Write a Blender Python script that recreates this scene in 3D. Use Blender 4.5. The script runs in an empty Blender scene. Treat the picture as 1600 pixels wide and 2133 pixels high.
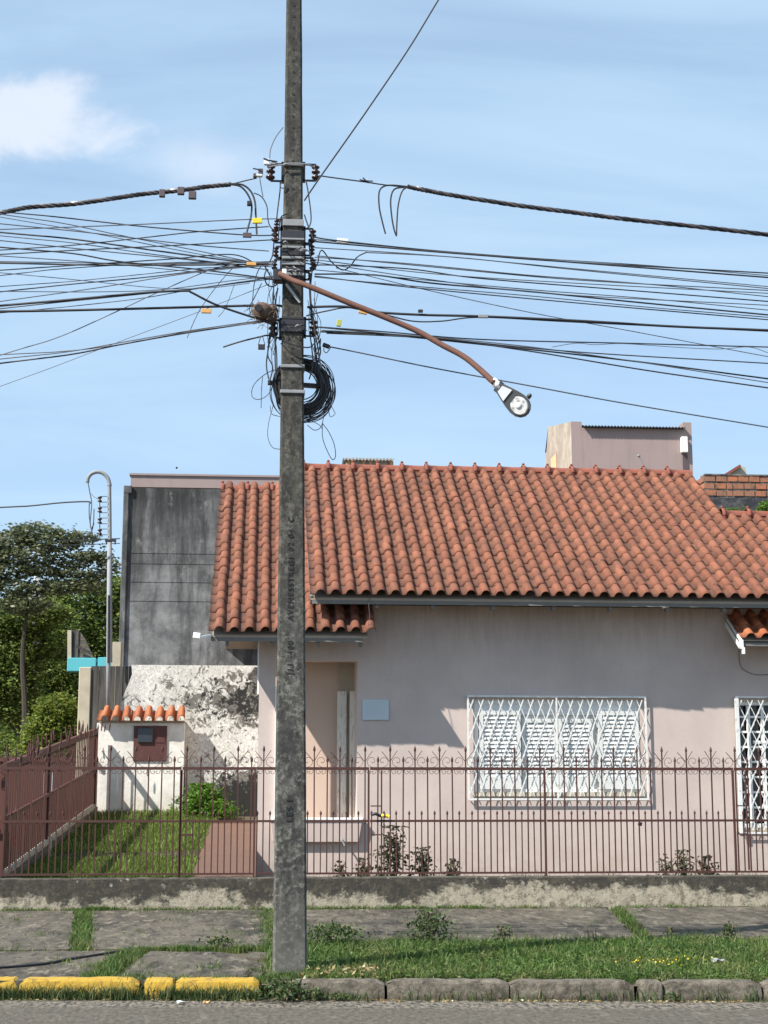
import bpy, math, random, numpy as np
from mathutils import Vector, Matrix
random.seed(7); rng = np.random.default_rng(7)
S = bpy.context.scene; COL = S.collection
# ------------------------------------------------------------------ camera
FPX = 3204.0; PIT = math.atan(583.5/FPX); YAW = math.atan(260/FPX*math.cos(PIT)); EYE = 1.6
cd = bpy.data.cameras.new('camera'); cam = bpy.data.objects.new('camera', cd); COL.objects.link(cam)
cd.sensor_fit = 'VERTICAL'; cd.sensor_height = 36; cd.lens = FPX/2133*36
cd.clip_start = .1; cd.clip_end = 4000
cam.location = (0, 0, EYE); cam.rotation_euler = (math.pi/2+PIT, 0, -YAW)
S.camera = cam
# ------------------------------------------------------------------ sky, sun, exposure
SUN = Vector((.84, .5, -1)).normalized()
W = bpy.data.worlds.new('World'); S.world = W; W.use_nodes = True
wn, wl = W.node_tree.nodes, W.node_tree.links; wn.clear()
wo = wn.new('ShaderNodeOutputWorld'); bg = wn.new('ShaderNodeBackground'); sk = wn.new('ShaderNodeTexSky')
sk.sky_type = 'NISHITA'; sk.sun_disc = False
sk.sun_elevation = math.asin(-SUN.z); sk.sun_rotation = math.atan2(-SUN.x, -SUN.y) % (2*math.pi)
sk.air_density = 1.0; sk.dust_density = .3; sk.ozone_density = 1.6
bg.inputs['Strength'].default_value = .1
def wmath(op, a, b=None, c=None):
    n = wn.new('ShaderNodeMath'); n.operation = op
    for i, v in enumerate((a, b, c)):
        if v is None: continue
        if isinstance(v, (int, float)): n.inputs[i].default_value = v
        else: wl.new(v, n.inputs[i])
    return n.outputs[0]
tc = wn.new('ShaderNodeTexCoord'); sep = wn.new('ShaderNodeSeparateXYZ'); wl.new(tc.outputs['Generated'], sep.inputs[0])
zz = wmath('ADD', wmath('MAXIMUM', sep.outputs[2], 0.0), .18)
cmb = wn.new('ShaderNodeCombineXYZ')
wl.new(wmath('DIVIDE', sep.outputs[0], zz), cmb.inputs[0]); wl.new(wmath('DIVIDE', sep.outputs[1], zz), cmb.inputs[1])
mp = wn.new('ShaderNodeMapping'); mp.inputs['Scale'].default_value = (1.0, 2.6, 1); mp.inputs['Rotation'].default_value = (0, 0, .25)
wl.new(cmb.outputs[0], mp.inputs[0])
n1 = wn.new('ShaderNodeTexNoise'); n1.inputs['Scale'].default_value = 1.3; n1.inputs['Detail'].default_value = 7; n1.inputs['Roughness'].default_value = .55
n1.inputs['Distortion'].default_value = .6
wl.new(mp.outputs[0], n1.inputs['Vector'])
rp = wn.new('ShaderNodeValToRGB'); rp.color_ramp.elements[0].position = .36; rp.color_ramp.elements[1].position = .70
rp.color_ramp.elements[0].color = (.55, .55, .55, 1); rp.color_ramp.elements[1].color = (1, 1, 1, 1)
wl.new(n1.outputs[0], rp.inputs[0])
# one soft cumulus low over the left, and a fainter one right of it
def puff(u, v, su, sv, lo, hi):
    a = (u-800)/FPX; b = (1066.5-v)/FPX
    cp, sp, cy, sy = math.cos(PIT), math.sin(PIT), math.cos(YAW), math.sin(YAW)
    d = Vector((sy*cp+a*cy-b*sy*sp, cy*cp-a*sy-b*cy*sp, sp+b*cp)).normalized()
    az, el = math.atan2(d.x, d.y), math.asin(d.z)
    A = wmath('ARCTAN2', sep.outputs[0], sep.outputs[1]); Ee = wmath('ARCSINE', sep.outputs[2])
    nn = wn.new('ShaderNodeTexNoise'); nn.inputs['Scale'].default_value = 11; nn.inputs['Detail'].default_value = 11; nn.inputs['Roughness'].default_value = .6; nn.inputs['Distortion'].default_value = .5
    wl.new(tc.outputs['Generated'], nn.inputs['Vector'])
    da = wmath('DIVIDE', wmath('SUBTRACT', A, az), su); de = wmath('DIVIDE', wmath('SUBTRACT', Ee, el), sv)
    r = wmath('SQRT', wmath('ADD', wmath('MULTIPLY', da, da), wmath('MULTIPLY', de, de)))
    r = wmath('ADD', r, wmath('MULTIPLY', wmath('SUBTRACT', nn.outputs[0], .5), 2.5))
    m = wn.new('ShaderNodeMapRange'); m.interpolation_type = 'SMOOTHSTEP'
    m.inputs[1].default_value = hi; m.inputs[2].default_value = lo; wl.new(r, m.inputs[0])
    return m.outputs[0]
p1 = puff(45, 250, .085, .027, .45, 1.05); p2 = puff(430, 345, .045, .020, .0, 1.3)
msk = rp.outputs[0]
puffs = wmath('MINIMUM', wmath('ADD', wmath('MULTIPLY', p1, .85), wmath('MULTIPLY', p2, .45)), 1.0)
tint = wn.new('ShaderNodeMix'); tint.data_type = 'RGBA'; tint.blend_type = 'MULTIPLY'; tint.inputs[0].default_value = 1
tint.inputs[7].default_value = (.98, 1.0, 1.04, 1); wl.new(sk.outputs[0], tint.inputs[6])
cm = wn.new('ShaderNodeMix'); cm.data_type = 'RGBA'; wl.new(msk, cm.inputs[0]); wl.new(tint.outputs[2], cm.inputs[6]); cm.inputs[7].default_value = (3.3, 4.6, 5.95, 1)
cm2 = wn.new('ShaderNodeMix'); cm2.data_type = 'RGBA'; wl.new(puffs, cm2.inputs[0]); wl.new(cm.outputs[2], cm2.inputs[6]); cm2.inputs[7].default_value = (5.0, 5.4, 6.1, 1)
wl.new(cm2.outputs[2], bg.inputs[0]); wl.new(bg.outputs[0], wo.inputs[0])
sd = bpy.data.lights.new('sun', 'SUN'); sd.energy = 5.0; sd.angle = math.radians(.53); sd.color = (1, .95, .87)
sun = bpy.data.objects.new('sun', sd); COL.objects.link(sun); sun.rotation_euler = SUN.to_track_quat('-Z', 'Y').to_euler(); sun.location = (-8, -6, 12)
S.view_settings.view_transform = 'Standard'; S.view_settings.look = 'None'; S.view_settings.gamma = 1; S.view_settings.exposure = .78
S.view_settings.use_curve_mapping = False
S.render.engine = 'CYCLES'

# ------------------------------------------------------------------ measuring helper: photo direction -> point on the plane y = Y
_cp, _sp, _cy, _sy = math.cos(PIT), math.sin(PIT), math.cos(YAW), math.sin(YAW)
def ray(u, v):
    a = (u-800)/FPX; b = (1066.5-v)/FPX
    return Vector((_sy*_cp+a*_cy-b*_sy*_sp, _cy*_cp-a*_sy-b*_cy*_sp, _sp+b*_cp))
def at(u, v, Y):
    d = ray(u, v); t = Y/d.y
    return Vector((d.x*t, Y, EYE+d.z*t))
def proj(x, y, z):
    d = Vector((x, y, z-EYE)); F = Vector((_sy*_cp, _cy*_cp, _sp)); c = d.dot(F)
    return 800+FPX*(x*_cy-y*_sy)/c, 1066.5-FPX*d.dot(Vector((-_sy*_sp, -_cy*_sp, _cp)))/c
# ------------------------------------------------------------------ materials
class G:
    def __init__(s, name):
        s.m = bpy.data.materials.new(name); s.m.use_nodes = True; s.t = s.m.node_tree; s.n = s.t.nodes; s.l = s.t.links
        s.b = s.n['Principled BSDF']; s.b.inputs['Roughness'].default_value = .85
        s.geo = s.n.new('ShaderNodeNewGeometry'); s.pos = s.geo.outputs['Position']
    def put(s, sock, v):
        if hasattr(v, 'is_output'): s.l.new(v, sock)
        elif isinstance(v, tuple): sock.default_value = v if len(v) == 4 else (*v, 1)
        else: sock.default_value = v
    def mapping(s, sc, src=None, loc=(0, 0, 0)):
        n = s.n.new('ShaderNodeMapping'); n.inputs['Scale'].default_value = sc; n.inputs['Location'].default_value = loc
        s.l.new(src or s.pos, n.inputs[0]); return n.outputs[0]
    def noise(s, scale, detail=6, rough=.6, vec=None, dist=0):
        n = s.n.new('ShaderNodeTexNoise'); n.inputs['Scale'].default_value = scale; n.inputs['Detail'].default_value = detail
        n.inputs['Roughness'].default_value = rough; n.inputs['Distortion'].default_value = dist
        s.l.new(vec or s.pos, n.inputs['Vector']); return n.outputs[0]
    def vor(s, scale, vec=None, feature='F1', out=0):
        n = s.n.new('ShaderNodeTexVoronoi'); n.feature = feature; n.inputs['Scale'].default_value = scale
        s.l.new(vec or s.pos, n.inputs['Vector']); return n.outputs[out]
    def ramp(s, v, stops, mode='LINEAR'):
        n = s.n.new('ShaderNodeValToRGB'); n.color_ramp.interpolation = mode; e = n.color_ramp.elements
        while len(e) < len(stops): e.new(.5)
        for i, (p, c) in enumerate(stops):
            e[i].position = p; e[i].color = (c, c, c, 1) if isinstance(c, (int, float)) else (*c, 1)
        s.l.new(v, n.inputs[0]); return n.outputs[0]
    def mix(s, f, a, b, mode='MIX'):
        n = s.n.new('ShaderNodeMix'); n.data_type = 'RGBA'; n.blend_type = mode
        s.put(n.inputs[0], f); s.put(n.inputs[6], a); s.put(n.inputs[7], b); return n.outputs[2]
    def math(s, op, a, b=0.0):
        n = s.n.new('ShaderNodeMath'); n.operation = op; s.put(n.inputs[0], a); s.put(n.inputs[1], b); return n.outputs[0]
    def xyz(s, i, src=None):
        n = s.n.new('ShaderNodeSeparateXYZ'); s.l.new(src or s.pos, n.inputs[0]); return n.outputs[i]
    def rng(s, v, a, b, c=0.0, d=1.0):
        n = s.n.new('ShaderNodeMapRange'); s.put(n.inputs[0], v)
        for i, q in enumerate((a, b, c, d)): n.inputs[i+1].default_value = q
        return n.outputs[0]
    def bump(s, h, strength=.4, dist=.01):
        n = s.n.new('ShaderNodeBump'); n.inputs['Strength'].default_value = strength; n.inputs['Distance'].default_value = dist
        s.l.new(h, n.inputs['Height']); s.l.new(n.outputs[0], s.b.inputs['Normal'])
    def col(s, v): s.put(s.b.inputs['Base Color'], v)
    def rough(s, v): s.put(s.b.inputs['Roughness'], v)
M = {}
def flat(name, c, rough=.6, metal=0, var=.15, scale=9, bump=0):
    g = G(name); n = g.noise(scale, 6, .65)
    g.col(g.mix(n, tuple(x*(1-var) for x in c), tuple(min(1, x*(1+var)) for x in c))); g.rough(rough); g.b.inputs['Metallic'].default_value = metal
    if bump: g.bump(g.noise(scale*8, 4), bump, .004)
    M[name] = g.m; return g
# plaster of the pink house: sun-bleached, faint streaks, damp foot
g = G('pink_plaster'); s_ = g.mapping((6, 6, .8))
c = g.mix(g.ramp(g.noise(1.1, 7, .6), [(.3, 0), (.7, 1)]), (.500, .413, .375), (.575, .480, .436))
c = g.mix(g.ramp(g.noise(1.5, 6, .6, s_), [(.5, 0), (.8, .22)]), c, (.42, .36, .32))
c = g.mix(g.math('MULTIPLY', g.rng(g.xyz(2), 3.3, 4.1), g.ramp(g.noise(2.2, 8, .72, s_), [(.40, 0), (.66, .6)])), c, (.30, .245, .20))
c = g.mix(g.ramp(g.noise(.75, 8, .7), [(.50, 0), (.62, .30)]), c, (.40, .335, .31))
c = g.mix(g.ramp(g.noise(3.0, 3, .5, None, 2.5), [(.495, 0), (.5, .35), (.505, 0)]), c, (.33, .27, .24))
foot = g.math('MULTIPLY', g.rng(g.xyz(2), 1.15, .45), g.ramp(g.noise(5, 6, .7), [(.35, 0), (.7, 1)]))
c = g.mix(g.math('MULTIPLY', foot, .75), c, (.38, .30, .24)); g.col(c); g.rough(.9)
g.bump(g.noise(120, 3), .25, .003); M['pink_plaster'] = g.m
g = G('peach_plaster'); c = g.mix(g.noise(1.6, 6), (.55, .42, .34), (.62, .485, .40)); g.col(c); g.bump(g.noise(110, 3), .2, .003); M['peach_plaster'] = g.m
g = G('block_plaster'); s_ = g.mapping((5, 5, .6))
c = g.mix(g.noise(1.2, 6), (.27, .205, .195), (.32, .245, .23)); c = g.mix(g.ramp(g.noise(1.4, 7, .65, s_), [(.5, 0), (.75, .35)]), c, (.17, .14, .13))
g.col(c); g.bump(g.noise(60, 3), .3, .004); M['block_plaster'] = g.m
g = G('tower_side'); s_ = g.mapping((4, 4, .9)); c = g.mix(g.ramp(g.noise(1.4, 7, .7, s_), [(.45, 0), (.62, 1)]), (.27, .215, .175), (.40, .365, .30))
g.col(c); M['tower_side'] = g.m
# clay tiles: colour jumps tile by tile, soot and lichen over it, shade painted into the channels
def clay(name, a, b, dark, amt):
    g = G(name); cell = g.mapping((5.0, 0, 4.285), loc=(.0, 0, 0)); x = g.xyz(0); y = g.xyz(1)
    cx = g.math('FLOOR', g.math('DIVIDE', g.math('SUBTRACT', x, g.xyz(0) if False else .64), .2)); cy = g.math('FLOOR', g.math('DIVIDE', g.math('SUBTRACT', y, 20.2), .2333))
    wn_ = g.n.new('ShaderNodeTexWhiteNoise'); cb = g.n.new('ShaderNodeCombineXYZ'); g.l.new(cx, cb.inputs[0]); g.l.new(cy, cb.inputs[1]); g.l.new(cb.outputs[0], wn_.inputs[0])
    c = g.mix(wn_.outputs[0], a, b)
    c = g.mix(g.ramp(g.noise(3.2, 8, .7), [(.42, 0), (.72, amt)]), c, dark)
    c = g.mix(g.ramp(g.noise(26, 6, .75), [(.48, 0), (.75, amt*.8)]), c, dark)
    c = g.mix(g.ramp(g.noise(34, 5, .65), [(.60, 0), (.70, .5)]), c, tuple(q*1.5 for q in b))
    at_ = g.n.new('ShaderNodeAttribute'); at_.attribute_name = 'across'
    c = g.mix(g.math('MULTIPLY', g.ramp(at_.outputs['Fac'], [(0, .9), (.068, .75), (.085, 0)]), g.ramp(g.noise(11, 6, .7), [(.3, .35), (.62, .95)])), c, dark)  # channel shade put into the colour, broken up with grime noise
    g.col(c); g.rough(.92); g.bump(g.noise(90, 4), .35, .003); M[name] = g.m
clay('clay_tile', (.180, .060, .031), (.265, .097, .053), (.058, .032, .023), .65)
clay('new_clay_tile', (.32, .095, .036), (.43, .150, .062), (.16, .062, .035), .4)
flat('ridge_clay', (.23, .072, .045), .9, var=.25, scale=5, bump=.3)
flat('fascia_paint', (.165, .158, .145), .95, var=.2, scale=12)
flat('soffit_wood', (.34, .27, .21), .85, var=.2)
flat('white_paint', (.80, .80, .78), .45, var=.04, scale=20)
g = G('weathered_white'); s_ = g.mapping((14, 14, 2)); c = g.mix(g.ramp(g.noise(2.2, 8, .7, s_), [(.52, 0), (.66, 1)]), (.74, .72, .66), (.36, .31, .25)); g.col(c); g.rough(.7); M['weathered_white'] = g.m
g = G('louvre_white'); c = g.mix(g.ramp(g.noise(9, 7, .7), [(.52, 0), (.68, .55)]), (.64, .65, .64), (.42, .40, .33)); g.col(c); g.rough(.5); M['louvre_white'] = g.m
g = G('grille_paint'); c = g.mix(g.ramp(g.noise(14, 7, .7), [(.56, 0), (.66, .8)]), (.70, .70, .68), (.36, .22, .12)); g.col(c); g.rough(.45); M['grille_paint'] = g.m
g = G('iron_paint'); c = g.mix(g.noise(18, 7, .7), (.046, .0155, .012), (.084, .028, .020)); c = g.mix(g.ramp(g.noise(40, 5, .7), [(.55, 0), (.7, .6)]), c, (.028, .014, .011)); g.col(c); g.rough(.6); M['iron_paint'] = g.m
g = G('sheet_red'); s_ = g.mapping((20, 20, 1.2)); c = g.mix(g.noise(1.6, 7, .7, s_), (.060, .018, .014), (.125, .042, .030)); g.col(c); g.rough(.65); M['sheet_red'] = g.m
flat('rust_arm', (.120, .050, .033), .8, 0, .4, 22, .3)
flat('galvanized', (.24, .25, .26), .75, 0, .3, 14)
flat('dark_metal', (.035, .035, .04), .5, .3, .3, 30)
flat('porcelain', (.05, .022, .02), .25, 0, .2, 20)
flat('black_cable', (.022, .022, .026), .55, 0, .3, 15)
flat('grey_cable', (.07, .075, .09), .6, 0, .3, 15)
flat('silver_strand', (.13, .125, .13), .45, .6, .2, 15)
flat('lamp_body', (.62, .64, .66), .4, .1, .08, 30)
flat('lamp_gasket', (.05, .055, .06), .5)
flat('tag_yellow', (.80, .58, .03), .5); flat('tag_orange', (.62, .33, .10), .6); flat('tag_green', (.42, .42, .05), .6)
flat('plastic_white', (.72, .74, .75), .5); flat('plastic_brown', (.085, .062, .065), .6)
flat('mud', (.105, .066, .050), .95, 0, .6, 16, 1)
flat('twig', (.16, .12, .085), .9)
flat('turquoise', (.09, .42, .47), .6, 0, .06, 4)
flat('cream_paint', (.42, .37, .28), .8, 0, .35, 5, .3)
flat('meter_door', (.085, .028, .023), .6, 0, .3, 8); flat('meter_glass', (.03, .035, .045), .2)
flat('bark', (.045, .038, .028), .95, 0, .4, 10, .6)
flat('pole_pale', (.36, .37, .37), .85, 0, .15, 3)
flat('plaque', (.50, .565, .60), .45, 0, .03, 3); flat('plaque_print', (.42, .52, .60), .5)
flat('asbestos', (.30, .29, .27), .9, 0, .4, 6, .3); flat('old_wood', (.34, .24, .16), .85, 0, .35, 12, .3)
flat('dark_sheet', (.03, .03, .035), .5); flat('tan_wood', (.55, .36, .20), .8)
g = G('black_glass'); g.col((.012, .013, .02)); g.rough(.08); M['black_glass'] = g.m
g = G('lens_glass'); g.col(g.ramp(g.vor(26), [(.0, .25), (.5, .75), (1, .9)])); g.rough(.15); g.b.inputs['Metallic'].default_value = .3; M['lens_glass'] = g.m
# concrete of the pole: mould-black above, scabby lichen and pale patches below
g = G('pole_concrete'); s_ = g.mapping((1.6, 1.6, 1)); z = g.xyz(2); zt_ = g.mapping((5, 5, .8))
c = g.mix(g.ramp(g.noise(9, 9, .78, s_, .4), [(.40, 0), (.60, 1)]), (.024, .0235, .021), (.098, .096, .084))
c = g.mix(g.ramp(g.noise(24, 7, .75), [(.50, 0), (.60, .85)]), c, (.185, .18, .155))
c = g.mix(g.ramp(g.noise(4, 8, .72, s_), [(.50, 0), (.62, .75)]), c, (.028, .028, .028))
dk = g.rng(z, 2.6, 4.4); c = g.mix(g.math('MULTIPLY', dk, g.ramp(g.noise(2.5, 8, .7, zt_), [(.36, .85), (.62, .30)])), c, (.030, .026, .021))
c = g.mix(g.math('MULTIPLY', dk, g.ramp(g.noise(3.3, 8, .7, zt_), [(.56, 0), (.66, .5)])), c, (.13, .115, .09))
c = g.mix(g.math('MULTIPLY', g.rng(z, .9, .15), g.ramp(g.noise(12, 7, .7), [(.35, .8), (.62, .25)])), c, (.15, .145, .128))
g.col(c); g.rough(.95); g.bump(g.noise(22, 9, .78), .8, .008); M['pole_concrete'] = g.m
flat('lettering', (.018, .018, .02), .9)
# mouldy tall wall
g = G('mould_wall'); s_ = g.mapping((3.2, 3.2, .45)); z = g.xyz(2)
n = g.noise(1.1, 9, .72, s_); n2 = g.noise(2.4, 9, .7)
c = g.mix(g.ramp(n2, [(.36, 0), (.62, 1)]), (.095, .097, .10), (.235, .237, .237))
c = g.mix(g.ramp(n, [(.40, .85), (.56, 0)]), c, (.050, .051, .052))
top = g.rng(z, 5.2, 6.9); c = g.mix(g.math('MULTIPLY', top, g.ramp(n, [(.40, .97), (.66, .35)])), c, (.024, .024, .024))
c = g.mix(g.ramp(g.noise(4, 9, .75, g.mapping((1, 1, .6))), [(.56, 0), (.68, .6)]), c, (.29, .285, .27))
c = g.mix(g.ramp(g.noise(8, 8, .78), [(.58, 0), (.70, .5)]), c, (.045, .045, .045))
g.col(c); g.rough(.97); g.bump(g.noise(14, 9, .75), .6, .015); M['mould_wall'] = g.m
# peeling whitewash with black mould
g = G('peeling_white'); z = g.xyz(2); n = g.noise(6.5, 9, .75, None, .8)
fl_ = g.ramp(g.noise(13, 7, .7, g.mapping((1, 1, .7)), 1.4), [(.47, 0), (.5, 1), (.53, 0)])
c = g.mix(g.ramp(g.noise(2.5, 8, .7), [(.35, 0), (.65, 1)]), (.60, .59, .545), (.76, .75, .71))
c = g.mix(g.math('MULTIPLY', fl_, .16), c, (.24, .23, .20))
band = g.math('MULTIPLY', g.rng(z, 3.62, 3.05), g.rng(z, 2.55, 2.95)); low = g.rng(z, 2.1, 1.45)
x = g.xyz(0); rt = g.rng(x, -1.6, -.2, .25, 1)
thr = g.math('ADD', g.math('MULTIPLY', g.math('MULTIPLY', band, rt), .19), g.math('ADD', g.math('MULTIPLY', g.math('MULTIPLY', low, g.rng(x, -1.1, -.5)), .34), g.math('MULTIPLY', rt, .035)))
c = g.mix(g.ramp(g.math('ADD', n, thr), [(.595, 0), (.635, .9)]), c, (.12, .11, .095))
c = g.mix(g.ramp(g.math('ADD', g.noise(11, 9, .75), thr), [(.65, 0), (.69, 1)]), c, (.022, .022, .021))
g.col(c); g.rough(.95); g.bump(g.math('SUBTRACT', g.noise(8, 9, .78), g.math('MULTIPLY', fl_, .3)), .8, .025); M['peeling_white'] = g.m
g = G('hut_white'); c = g.mix(g.ramp(g.noise(3, 8, .7), [(.42, 0), (.66, .7)]), (.76, .74, .69), (.50, .46, .40)); c = g.mix(g.rng(g.xyz(2), 1.6, 1.25, 0, .5), c, (.55, .47, .34)); g.col(c); g.bump(g.noise(20, 7), .4, .01); M['hut_white'] = g.m
g = G('dark_boards'); s_ = g.mapping((7, 7, .4)); c = g.mix(g.ramp(g.noise(1.5, 7, .7, s_), [(.45, 0), (.65, 1)]), (.035, .034, .032), (.11, .10, .086)); g.col(c); M['dark_boards'] = g.m
# low boundary wall: black cap stain over lime-cream foot
g = G('low_wall'); z = g.xyz(2); n = g.noise(3.6, 10, .78, g.mapping((1, 1, 1.3)), .5); h = g.math('ADD', g.rng(z, .30, .64), g.math('MULTIPLY', g.math('SUBTRACT', g.mix(.5, n, g.noise(1.5, 8, .7)), .5), 4.2))
h = g.math('ADD', h, g.rng(g.xyz(0), 2.2, -.5, 0, .28))
c = g.mix(g.ramp(h, [(.44, 0), (.66, 1)]), (.40, .355, .27), (.048, .042, .034)); c = g.mix(g.ramp(g.noise(11, 9, .8), [(.49, 0), (.57, .7)]), c, (.105, .090, .065))
c = g.mix(g.ramp(g.noise(7, 9, .78), [(.60, 0), (.65, .85)]), c, (.44, .42, .37)); c = g.mix(g.ramp(g.noise(30, 6, .7), [(.56, 0), (.68, .5)]), c, (.03, .03, .025))
topw = g.rng(z, .630, .640); c = g.mix(g.math('MULTIPLY', topw, .75), c, (.25, .23, .185)); g.col(c); g.rough(.96); g.bump(g.noise(13, 10, .8), 1, .025); M['low_wall'] = g.m
g = G('side_wall'); c = g.mix(g.ramp(g.noise(4, 9, .75, g.mapping((1, 1, 2))), [(.38, 0), (.62, 1)]), (.055, .048, .036), (.17, .145, .115)); g.col(c); g.bump(g.noise(14, 9, .75), .7, .02); M['side_wall'] = g.m
g = G('slab_concrete'); s_ = g.mapping((1, .38, 1)); n = g.noise(3.6, 9, .72, s_, .3)
c = g.mix(g.ramp(n, [(.40, 0), (.60, 1)]), (.030, .025, .019), (.118, .100, .075)); c = g.mix(g.ramp(g.noise(8, 8, .7, s_, .5), [(.54, 0), (.62, .85)]), c, (.235, .20, .15))
c = g.mix(g.ramp(g.noise(1.1, 7, .7, s_), [(.48, 0), (.60, .55)]), c, (.135, .115, .086)); c = g.mix(g.ramp(g.noise(15, 7, .7, s_), [(.54, 0), (.62, .8)]), c, (.016, .0135, .010))
c = g.mix(g.ramp(g.noise(2.6, 6, .65, s_), [(.58, 0), (.66, .5)]), c, (.035, .046, .016)); g.col(c); g.rough(.97); g.bump(g.noise(9, 10, .8, s_), 1, .03); M['slab_concrete'] = g.m
g = G('soil'); c = g.mix(g.noise(12, 8, .7), (.065, .048, .030), (.125, .098, .064)); c = g.mix(g.ramp(g.noise(4, 6, .7), [(.45, 0), (.6, .5)]), c, (.03, .045, .015)); g.col(c); g.bump(g.noise(40, 8), .6, .02); M['soil'] = g.m
g = G('asphalt'); y = g.xyz(1); n = g.noise(6, 9, .72, g.mapping((1, .35, 1))); fine = g.noise(26, 7, .7, g.mapping((1, .4, 1)))
d_ = g.math('ADD', y, g.math('MULTIPLY', g.xyz(0), .105)); edge = g.math('ADD', g.rng(d_, 12.02, 12.30), g.math('MULTIPLY', g.math('SUBTRACT', n, .5), 1.6))
c = g.mix(g.ramp(fine, [(.38, 0), (.62, 1)]), (.050, .042, .031), (.118, .101, .077)); c2 = g.mix(g.ramp(fine, [(.42, 0), (.56, 1)]), (.024, .020, .015), (.19, .165, .13))
c = g.mix(g.ramp(edge, [(.15, 0), (.6, .9)]), c, c2); c = g.mix(g.ramp(n, [(.56, 0), (.66, .55)]), c, (.17, .145, .11)); c = g.mix(g.ramp(g.noise(3, 8, .7, g.mapping((.5, .8, 1))), [(.55, 0), (.68, .4)]), c, (.055, .05, .042)); g.col(c); g.rough(.96)
g.bump(g.mix(.5, fine, n), 1, .02); M['asphalt'] = g.m
g = G('kerb_concrete'); c = g.mix(g.ramp(g.noise(9, 10, .8), [(.40, 0), (.60, 1)]), (.060, .050, .037), (.215, .185, .145)); c = g.mix(g.ramp(g.noise(22, 8, .8), [(.54, 0), (.64, .75)]), c, (.045, .038, .030)); c = g.mix(g.ramp(g.noise(3, 7, .7), [(.54, 0), (.64, .6)]), c, (.10, .09, .072))
c = g.mix(g.rng(g.xyz(2), .05, .0, 0, .8), c, (.055, .042, .03)); g.col(c); g.rough(.95); g.bump(g.noise(20, 9, .8), 1, .02); M['kerb_concrete'] = g.m
g = G('kerb_yellow'); c = g.mix(g.noise(6, 8, .75), (.40, .235, .022), (.56, .365, .050)); c = g.mix(g.ramp(g.noise(10, 10, .8), [(.53, 0), (.61, .8)]), c, (.19, .125, .045)); c = g.mix(g.ramp(g.noise(30, 7, .8), [(.60, 0), (.68, .6)]), c, (.08, .06, .03))
c = g.mix(g.rng(g.xyz(2), .06, .0, 0, .7), c, (.19, .115, .03)); g.col(c); g.rough(.85); g.bump(g.noise(18, 9, .8), 1, .02); M['kerb_yellow'] = g.m
g = G('brick_path'); c = g.mix(g.noise(4, 8, .7), (.095, .050, .034), (.155, .088, .062)); c = g.mix(g.ramp(g.noise(9, 7, .75), [(.6, 0), (.72, .6)]), c, (.20, .14, .10)); g.col(c); g.bump(g.noise(30, 6), .4, .01); M['brick_path'] = g.m
g = G('raw_brick'); oi = g.n.new('ShaderNodeObjectInfo'); c = g.mix(oi.outputs['Random'], (.40, .135, .062), (.26, .125, .075)); c = g.mix(g.ramp(g.noise(9, 8, .75), [(.48, 0), (.62, .8)]), c, (.085, .07, .055)); g.col(c); g.bump(g.noise(40, 5), .4, .006); M['raw_brick'] = g.m
g = G('mortar'); c = g.mix(g.ramp(g.noise(5, 8, .75), [(.4, 0), (.62, 1)]), (.035, .035, .038), (.20, .175, .15)); g.col(c); M['mortar'] = g.m
g = G('tarred'); c = g.mix(g.ramp(g.noise(4, 8, .75), [(.45, 0), (.7, 1)]), (.022, .024, .03), (.12, .12, .125)); g.col(c); M['tarred'] = g.m
def leafy(name, stops, rough=.55, trans=.35, dry=0):
    g = G(name); c = g.ramp(g.geo.outputs['Random Per Island'], stops); big = g.noise(1.7, 4, .6)
    c = g.mix(g.ramp(big, [(.35, .35), (.65, 0)]), c, tuple(x*.55 for x in stops[0][1]))
    if dry: c = g.mix(g.ramp(g.noise(2.9, 5, .65), [(.48, 0), (.68, dry)]), c, (.24, .21, .09))
    g.col(c); g.rough(rough); g.b.inputs['Specular IOR Level'].default_value = .3
    tr = g.n.new('ShaderNodeBsdfTranslucent'); ms = g.n.new('ShaderNodeMixShader'); ms.inputs[0].default_value = trans
    g.l.new(c, tr.inputs[0]); out = g.n['Material Output']
    g.l.new(g.b.outputs[0], ms.inputs[1]); g.l.new(tr.outputs[0], ms.inputs[2]); g.l.new(ms.outputs[0], out.inputs[0]); M[name] = g.m
leafy('grass_leaf', [(0, (.040, .085, .018)), (.5, (.085, .16, .032)), (.88, (.15, .23, .055)), (1, (.30, .30, .13))], dry=.5)
leafy('yard_grass', [(0, (.075, .125, .022)), (.6, (.16, .24, .038)), (1, (.28, .34, .09))])
leafy('tree_dark', [(0, (.085, .13, .035)), (.6, (.18, .26, .06)), (1, (.36, .40, .10))], .5, .5)
leafy('tree_bright', [(0, (.08, .12, .022)), (.6, (.20, .27, .045)), (1, (.38, .40, .08))], .5, .5)
leafy('tree_grey', [(0, (.08, .10, .05)), (.6, (.17, .20, .10)), (1, (.34, .35, .22))], .4, .45)
leafy('weed_leaf', [(0, (.045, .075, .025)), (.7, (.09, .14, .045)), (1, (.16, .15, .07))], .6, .3)
leafy('rose_leaf', [(0, (.055, .070, .035)), (.6, (.10, .115, .06)), (1, (.17, .11, .08))], .6, .25)
leafy('bush_leaf', [(0, (.05, .11, .012)), (.6, (.10, .22, .02)), (1, (.18, .32, .04))], .5, .4)
leafy('dry_leaf', [(0, (.22, .14, .06)), (.5, (.36, .27, .13)), (.9, (.45, .38, .2)), (1, (.75, .72, .62))], .8, .2)
leafy('flower_yellow', [(0, (.7, .52, .03)), (1, (.8, .66, .06))], .6, .3)

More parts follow.
